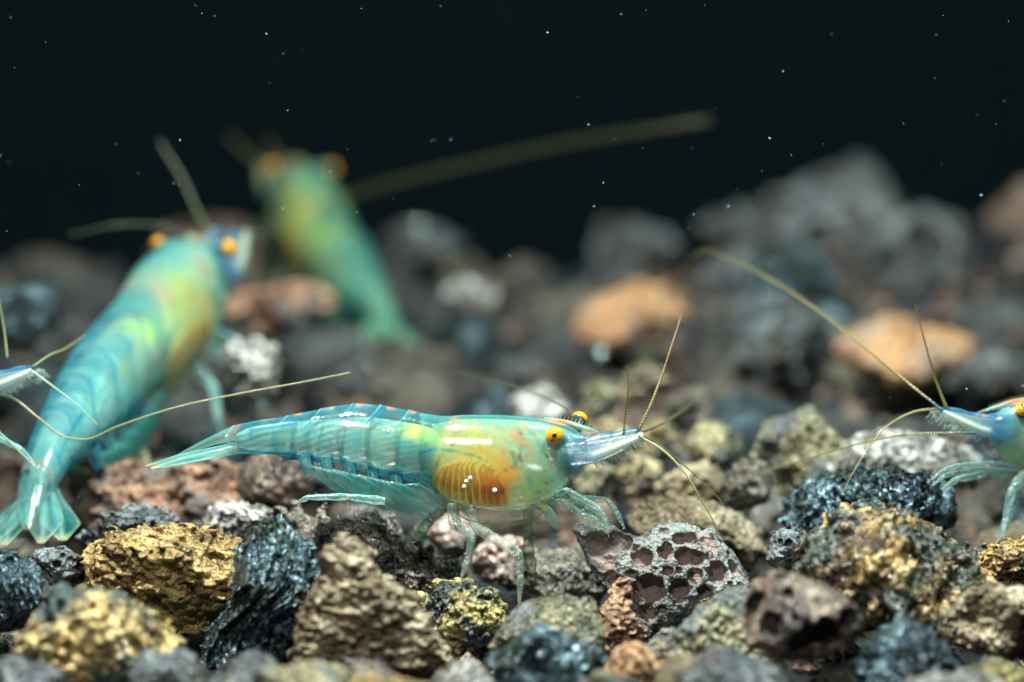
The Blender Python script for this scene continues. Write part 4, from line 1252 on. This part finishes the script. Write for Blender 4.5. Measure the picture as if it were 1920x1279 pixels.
def build_main():
    sh = Shrimp('shrimp', 'teal glassy shrimp with orange striped gills striding over the stones', Spine(), (940, 958, 0), seed=3)
    sh.far_eye = (1087, 788)
    sh.orange = 1.0
    sh.abdomen()
    sh.head()
    # white dots on the gill cover
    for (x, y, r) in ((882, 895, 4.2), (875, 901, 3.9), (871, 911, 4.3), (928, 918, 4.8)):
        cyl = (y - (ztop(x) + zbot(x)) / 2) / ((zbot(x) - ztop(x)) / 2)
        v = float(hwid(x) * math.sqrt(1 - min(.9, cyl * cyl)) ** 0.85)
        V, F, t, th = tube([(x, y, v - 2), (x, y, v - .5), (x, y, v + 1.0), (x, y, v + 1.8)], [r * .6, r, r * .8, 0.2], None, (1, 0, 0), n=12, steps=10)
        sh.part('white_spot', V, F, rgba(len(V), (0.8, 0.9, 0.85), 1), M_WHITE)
    # walking legs, hind to front, near side then far side
    sh.leg([(848, 946, 26), (850, 982, 30), (886, 1002, 36), (876, 1052, 44), (862, 1090, 50)], [10, 9.5, 8, 6.5, 2.5], LEG)
    sh.leg([(884, 952, 26), (892, 988, 32), (972, 1034, 42), (976, 1078, 48), (973, 1136, 56)], [11, 10, 9, 7.5, 3.5], LEG)
    sh.leg([(988, 955, 4), (990, 1000, -8), (992, 1045, -26), (1006, 1096, -50)], [9, 9, 12, 4], lin(140, 180, 120), 0.45)
    sh.leg([(720, 938, 40), (655, 930, 46), (580, 931, 52), (553, 944, 56)], [8.5, 7, 5.5, 2], lin(150, 210, 205), 0.5)
    sh.leg([(830, 955, -20), (806, 975, -60), (788, 1000, -100), (786, 1036, -115)], [10, 10, 12, 5], lin(120, 190, 160), 0.6)
    sh.leg([(850, 950, -24), (858, 990, -70), (880, 1010, -110), (884, 1060, -130)], [9, 8, 7, 3], LEG, 0.4)
    # feeding claws
    sh.leg([(1040, 925, 22), (1062, 918, 28), (1122, 953, 34), (1134, 972, 36), (1141, 1006, 38)], [7, 6, 5.5, 5, 1.5], lin(140, 206, 196), 0.34)
    sh.leg([(1040, 932, 6), (1066, 930, 8), (1140, 938, 8), (1156, 960, 10), (1172, 992, 12)], [7, 6, 5.5, 5.5, 2], lin(150, 206, 200), 0.34)
    sh.leg([(1030, 938, 14), (1056, 940, 18), (1092, 965, 22), (1116, 972, 26), (1132, 990, 28)], [8, 7, 6, 5, 2], lin(140, 200, 186), 0.3)
    sh.leg([(1036, 938, -14), (1060, 936, -20), (1098, 955, -26), (1130, 975, -30), (1150, 992, -30)], [8, 7, 6, 5, 2], lin(140, 200, 186), 0.3)
    # feelers
    oc, gr = lin(150, 136, 70), lin(92, 104, 84)
    sh.feeler('antennule', [(1169, 816, -.06), (1173, 770, -.08), (1178, 730, -.15), (1176, 686, -.3)], 3.6, 1.1, oc)
    sh.feeler('antennule', [(1196, 808, -.05), (1216, 768, -.02), (1238, 712, .05), (1260, 646, .12), (1278, 590, .2)], 4.6, 1.0, oc)
    sh.feeler('antennule', [(1198, 818, -.1), (1240, 842, -.15), (1285, 888, -.2), (1316, 940, -.2), (1340, 985, -.15), (1345, 1010, -.1)], 3.8, 1.1, lin(190, 188, 140))
    sh.feeler('antennule', [(1204, 816, 0), (1246, 842, .05), (1296, 884, .1), (1330, 916, .1), (1358, 947, .1)], 3.0, 1.2, lin(134, 132, 90))
    sh.feeler('antenna', [(1110, 800, .2), (1080, 778, .3), (1035, 752, .6), (960, 724, 1.1), (870, 702, 1.8), (760, 690, 2.8)], 2.6, 1.4, gr, 0.8, False)
    sh.feeler('antenna', [(1190, 816, .1), (1240, 795, .5), (1290, 762, 1.1), (1340, 715, 1.8), (1400, 640, 2.8)], 3.6, 1.8, gr, 0.75, False)


def build_right():
    # mirrored: u grows towards the head, which points left out of the right edge
    k = 0.88
    c = []
    for u, dd in ((275, 1.7), (525, 1.2), (780, 0.75), (950, 0.55), (1060, 0.42), (1200, 0.30)):
        px = 1766 + (1200 - u) * k
        py = 770 + (zc(u) - 812) * k
        c.append((u, px, py - (14 if u < 900 else 0), dd))
    sp = Spine(c, UP, k)
    # side vector flips with the mirrored heading: T x U points away, so the near side is v < 0
    sh = Shrimp('shrimp', 'pale blue shrimp with widely spread antennae and an amber eye', sp, (940, 958, 0), tint=(0.98, 1.0, 1.06), detail=0.7, seed=5)
    sh.far_eye = (1052, 806)
    sh.abdomen()
    sh.head()
    for pts in ([(1010, 950, -20), (1040, 985, -24), (1046, 1050, -30), (1052, 1110, -34)], [(1000, 950, -10), (1020, 1000, -6), (1030, 1060, -4), (1046, 1120, -4)], [(960, 955, -24), (985, 1010, -30), (992, 1070, -40), (975, 1140, -50)],
                [(900, 955, -24), (880, 1000, -30), (885, 1060, -40), (878, 1130, -50)], [(860, 945, 20), (850, 1000, 30), (860, 1070, 40), (850, 1130, 50)]):
        sh.leg(pts, [11, 10, 8.5, 3], lin(140, 205, 196), 0.36)
    sh.leg([(1030, 940, -16), (1090, 925, -20), (1150, 930, -22), (1175, 940, -22), (1208, 968, -22)], [8, 7, 6, 5.5, 1.5], lin(160, 214, 208), 0.34)
    sh.leg([(1030, 948, 0), (1090, 940, -6), (1150, 946, -8), (1170, 955, -8), (1194, 980, -8)], [8, 7, 6, 5.5, 1.5], lin(160, 214, 208), 0.34)
    sh.leg([(1020, 950, 16), (1080, 948, 20), (1130, 960, 22), (1160, 985, 22)], [10, 9, 8, 2], lin(150, 205, 190), 0.45)
    oc = lin(150, 142, 84)
    sh.feeler('antennule', [(1776, 768, .3), (1757, 720, .3), (1735, 645, .25), (1716, 572, .2)], 4.6, 1.3, oc)
    sh.feeler('antennule', [(1768, 766, .3), (1715, 772, .25), (1665, 798, .2), (1622, 850, .15), (1592, 900, .1), (1580, 925, .1)], 3.4, 1.2, lin(180, 176, 130))
    sh.feeler('antennule', [(1764, 764, .36), (1710, 774, .5), (1650, 806, .7), (1600, 850, .9), (1580, 890, 1.)], 2.6, 1.2, oc, 0.5)
    sh.feeler('antenna', [(1770, 772, .25), (1745, 752, .28), (1690, 708, .4), (1620, 650, .7), (1530, 580, 1.1), (1440, 522, 1.7), (1370, 488, 2.2), (1310, 474, 2.6), (1290, 490, 2.7), (1284, 530, 2.8), (1283, 600, 2.8)], 4.0, 2.0, oc, 0.9, True, 1.0)
    sh.feeler('antenna', [(1830, 812, .2), (1780, 812, .2), (1700, 815, .25), (1620, 830, .4), (1500, 864, .7), (1380, 900, 1.1), (1240, 955, 1.6)], 3.6, 1.6, lin(150, 150, 110), 0.6, True, 1.0)


def build_left_edge():
    k = 0.85
    c = []
    for u, dd in ((275, 1.5), (525, 1.1), (780, 0.75), (950, 0.55), (1060, 0.45), (1200, 0.35)):
        px = 62 - (1200 - u) * k
        py = 692 + (zc(u) - 812) * k * 0.9
        c.append((u, px, py, dd))
    sh = Shrimp('shrimp', 'blue tipped shrimp peering in beside the climbing shrimp, antenna swept over its tail', Spine(c, UP, k), (940, 958, 0), tint=(0.92, 1.0, 1.1), detail=0.6, seed=8)
    sh.far_eye = (1087, 788)
    sh.abdomen()
    sh.head()
    std_legs(sh, (0, 2))
    sh.leg([(1040, 925, 22), (1080, 950, 28), (1150, 990, 34), (1180, 1030, 36)], [9, 8, 7, 2], lin(140, 206, 200), 0.5)
    oc = lin(160, 166, 120)
    sh.feeler('antennule', [(52, 690, .35), (100, 725, .32), (145, 760, .3), (182, 796, .3)], 3.6, 1.6, lin(190, 214, 190))
    sh.feeler('antennule', [(58, 690, .38), (90, 668, .5), (120, 655, .7), (160, 628, 1.0)], 3.2, 1.4, oc)
    sh.feeler('antennule', [(14, 672, .5), (8, 620, .55), (-2, 560, .6)], 3.6, 1.8, oc)
    sh.feeler('antenna', [(-30, 738, .4), (20, 745, .35), (70, 782, .3), (118, 818, .28), (160, 824, .25), (220, 800, .22), (330, 764, .2), (450, 738, .2), (560, 718, .22), (656, 699, .25)], 3.6, 2.0, lin(176, 176, 130))
    sh.feeler('antenna', [(-30, 790, .3), (0, 812, .28), (40, 850, .25), (70, 880, .2)], 3.4, 1.8, lin(150, 190, 170))


def build_climber():
    # big shrimp seen from behind and above, head away up the bank
    c = [(275, 42, 1020, 0.35), (440, 72, 905, 0.75), (525, 104, 830, 1.0), (650, 170, 735, 1.6), (780, 235, 655, 2.2), (900, 304, 590, 2.7), (1000, 352, 540, 3.1), (1060, 378, 508, 3.3), (1200, 428, 432, 3.6)]
    up = UP * 0.85 - FWD * 0.475 - RIGHT * 0.14
    sh = Shrimp('shrimp', 'large turquoise shrimp climbing away, its amber edged tail fan spread over the grey stone', Spine(c, up, 1.42), (900, 958, 0), tint=(0.95, 1.0, 0.98), detail=0.8, seed=11)
    sh.far_eye = (1045, 812)
    sh.eye_out, sh.eye_up = 9, 12
    sh.fan = 0.6
    sh.eye_r = 14.0
    sh.abdomen()
    sh.head()
    for pts in ([(990, 950, 20), (1000, 985, 60), (960, 985, 110), (925, 1035, 125)], [(940, 955, 20), (930, 985, 50), (860, 985, 90), (850, 1035, 100)], [(1030, 940, 20), (1045, 970, 55), (1010, 975, 95), (990, 1030, 105)],
                [(900, 955, -20), (890, 985, -60), (860, 990, -80), (850, 1035, -90)], [(980, 955, -20), (990, 985, -60), (970, 990, -80), (960, 1035, -90)]):
        sh.leg(pts, [9, 8, 7, 3], lin(150, 205, 205), 0.6)
    g = lin(104, 124, 104)
    sh.feeler('antennule', [(396, 440, 3.7), (372, 400, 3.8), (345, 340, 3.9), (300, 265, 4.0)], 5.5, 2.5, g, 0.8, False)
    sh.feeler('antennule', [(420, 452, 3.7), (470, 440, 3.9), (540, 425, 4.3)], 4.5, 2, g, 0.6, False)
    sh.feeler('antenna', [(410, 470, 3.5), (450, 510, 3.6), (500, 520, 3.9), (560, 505, 4.4)], 4, 2.5, g, 0.6, False)
    sh.feeler('antenna', [(380, 460, 3.5), (340, 430, 3.3), (240, 420, 3.2), (130, 440, 3.2)], 3.5, 2, g, 0.35, False)


def build_far():
    c = [(275, 738, 640, 6.0), (440, 718, 590, 6.3), (525, 698, 556, 6.5), (650, 664, 512, 6.8), (780, 630, 468, 7.1), (900, 596, 424, 7.4), (1000, 566, 382, 7.6), (1060, 548, 352, 7.75), (1200, 520, 305, 8.0)]
    up = -FWD * 0.85 + UP * 0.35 + RIGHT * 0.35
    sh = Shrimp('shrimp', 'blurred yellow green shrimp rearing up on the far gravel', Spine(c, up, 1.30), (500, 850, 0), tint=(1.0, 1.0, 0.72), detail=0.5, seed=14)
    sh.eye_r = 15.0
    sh.eye_out, sh.eye_up = 10, 14
    sh.fan = 0.6
    sh.far_eye = (1045, 812)
    sh.abdomen()
    sh.head()
    std_legs(sh, (0, 2, 4))
    g = lin(120, 124, 96)
    sh.feeler('antenna', [(610, 385, 6.2), (700, 352, 6.0), (860, 312, 5.8), (1050, 270, 5.6), (1220, 242, 5.4), (1330, 225, 5.3)], 13, 10, g, 0.06, False)
    sh.feeler('antenna', [(530, 330, 6.6), (480, 300, 6.8), (430, 255, 7.0)], 5, 3, g, 0.5, False)
    sh.feeler('antennule', [(540, 322, 6.7), (520, 290, 6.9), (500, 262, 7.1)], 5, 3, g, 0.4, False)


build_main()
build_right()
build_left_edge()
build_climber()
build_far()


# ------------------------------------------------------------------ specks drifting in the water
def build_specks():
    g = np.random.default_rng(21)
    n = 140
    px, py, d = g.uniform(0, 1920, n), g.uniform(0, 1000, n) ** 1.0, g.uniform(-0.9, 0.7, n)
    c = P(px, py, d)
    base = np.array([[1, 0, 0], [-1, 0, 0], [0, 1, 0], [0, -1, 0], [0, 0, 1], [0, 0, -1]], float)
    tri = np.array([[0, 2, 4], [2, 1, 4], [1, 3, 4], [3, 0, 4], [2, 0, 5], [1, 2, 5], [3, 1, 5], [0, 3, 5]])
    r = g.choice([0.7, 1.0, 1.4, 2.2], n, p=[.45, .33, .16, .06]) * S
    V = base[None] * r[:, None, None] * g.uniform(0.5, 1.5, (n, 6, 3)) + c[:, None]
    F = (tri[None] + (np.arange(n) * 6)[:, None, None]).reshape(-1, 3)
    o = link_mesh('water_specks', V.reshape(-1, 3), F, plain_mat('speck', (0.22, 0.27, 0.25), 0.6), smooth=False)
    tag(o, 'tiny pale specks drifting in the dark water', 'specks', kind='stuff')


build_specks()


# ------------------------------------------------------------------ mirror beads added on the gravel, their lamp glints blur into discs
def build_glint_beads():
    m, nt = new_mat('silvery_glint_bead')
    out = nd(nt, 'ShaderNodeOutputMaterial')
    pr = nd(nt, 'ShaderNodeBsdfPrincipled', Roughness=0.12, Metallic=1.0)
    pr.inputs['Base Color'].default_value = (0.75, 0.95, 0.92, 1)
    nt.links.new(pr.outputs[0], out.inputs[0])
    a = np.linspace(0.02, np.pi - 0.02, 14)
    b = np.linspace(0, 2 * np.pi, 20, endpoint=False)
    A, B = np.meshgrid(a, b, indexing='ij')
    V = np.stack([np.sin(A) * np.cos(B), np.sin(A) * np.sin(B), np.cos(A) * 0.92], -1).reshape(-1, 3)
    first = None
    deps = bpy.context.evaluated_depsgraph_get()
    spots = [(873, 455, .10), (940, 490, .045), (1128, 655, .04), (905, 655, .028), (1452, 505, .04), (1440, 560, .04), (790, 425, .035), (1190, 600, .026), (700, 690, .022), (985, 690, .022)]
    for (px, py, r) in spots:
        p = P(px, py, 0)
        dr = Vector(p - CAM).normalized()
        org = Vector(P(px, py, 2.6))
        hit, loc, nrm, idx, ob, _ = SC.ray_cast(deps, org, dr)
        if not hit or loc.y > 12: continue
        if first is None:
            o = link_mesh('glint_bead', V, grid_faces(14, 20), m)
            first = o
        else:
            o = first.copy()
            COL.objects.link(o)
        o.location = loc + nrm * r * 0.6
        o.scale = (r, r, r)
        big = r > 0.06
        tag(o, 'large silvery glint bead added on the far gravel' if big else 'tiny silvery glint bead added on the blurred gravel', 'bubble', None if big else 'tiny glint beads on the gravel')  # category 'bubble' holds the added glint beads, not air bubbles


build_glint_beads()
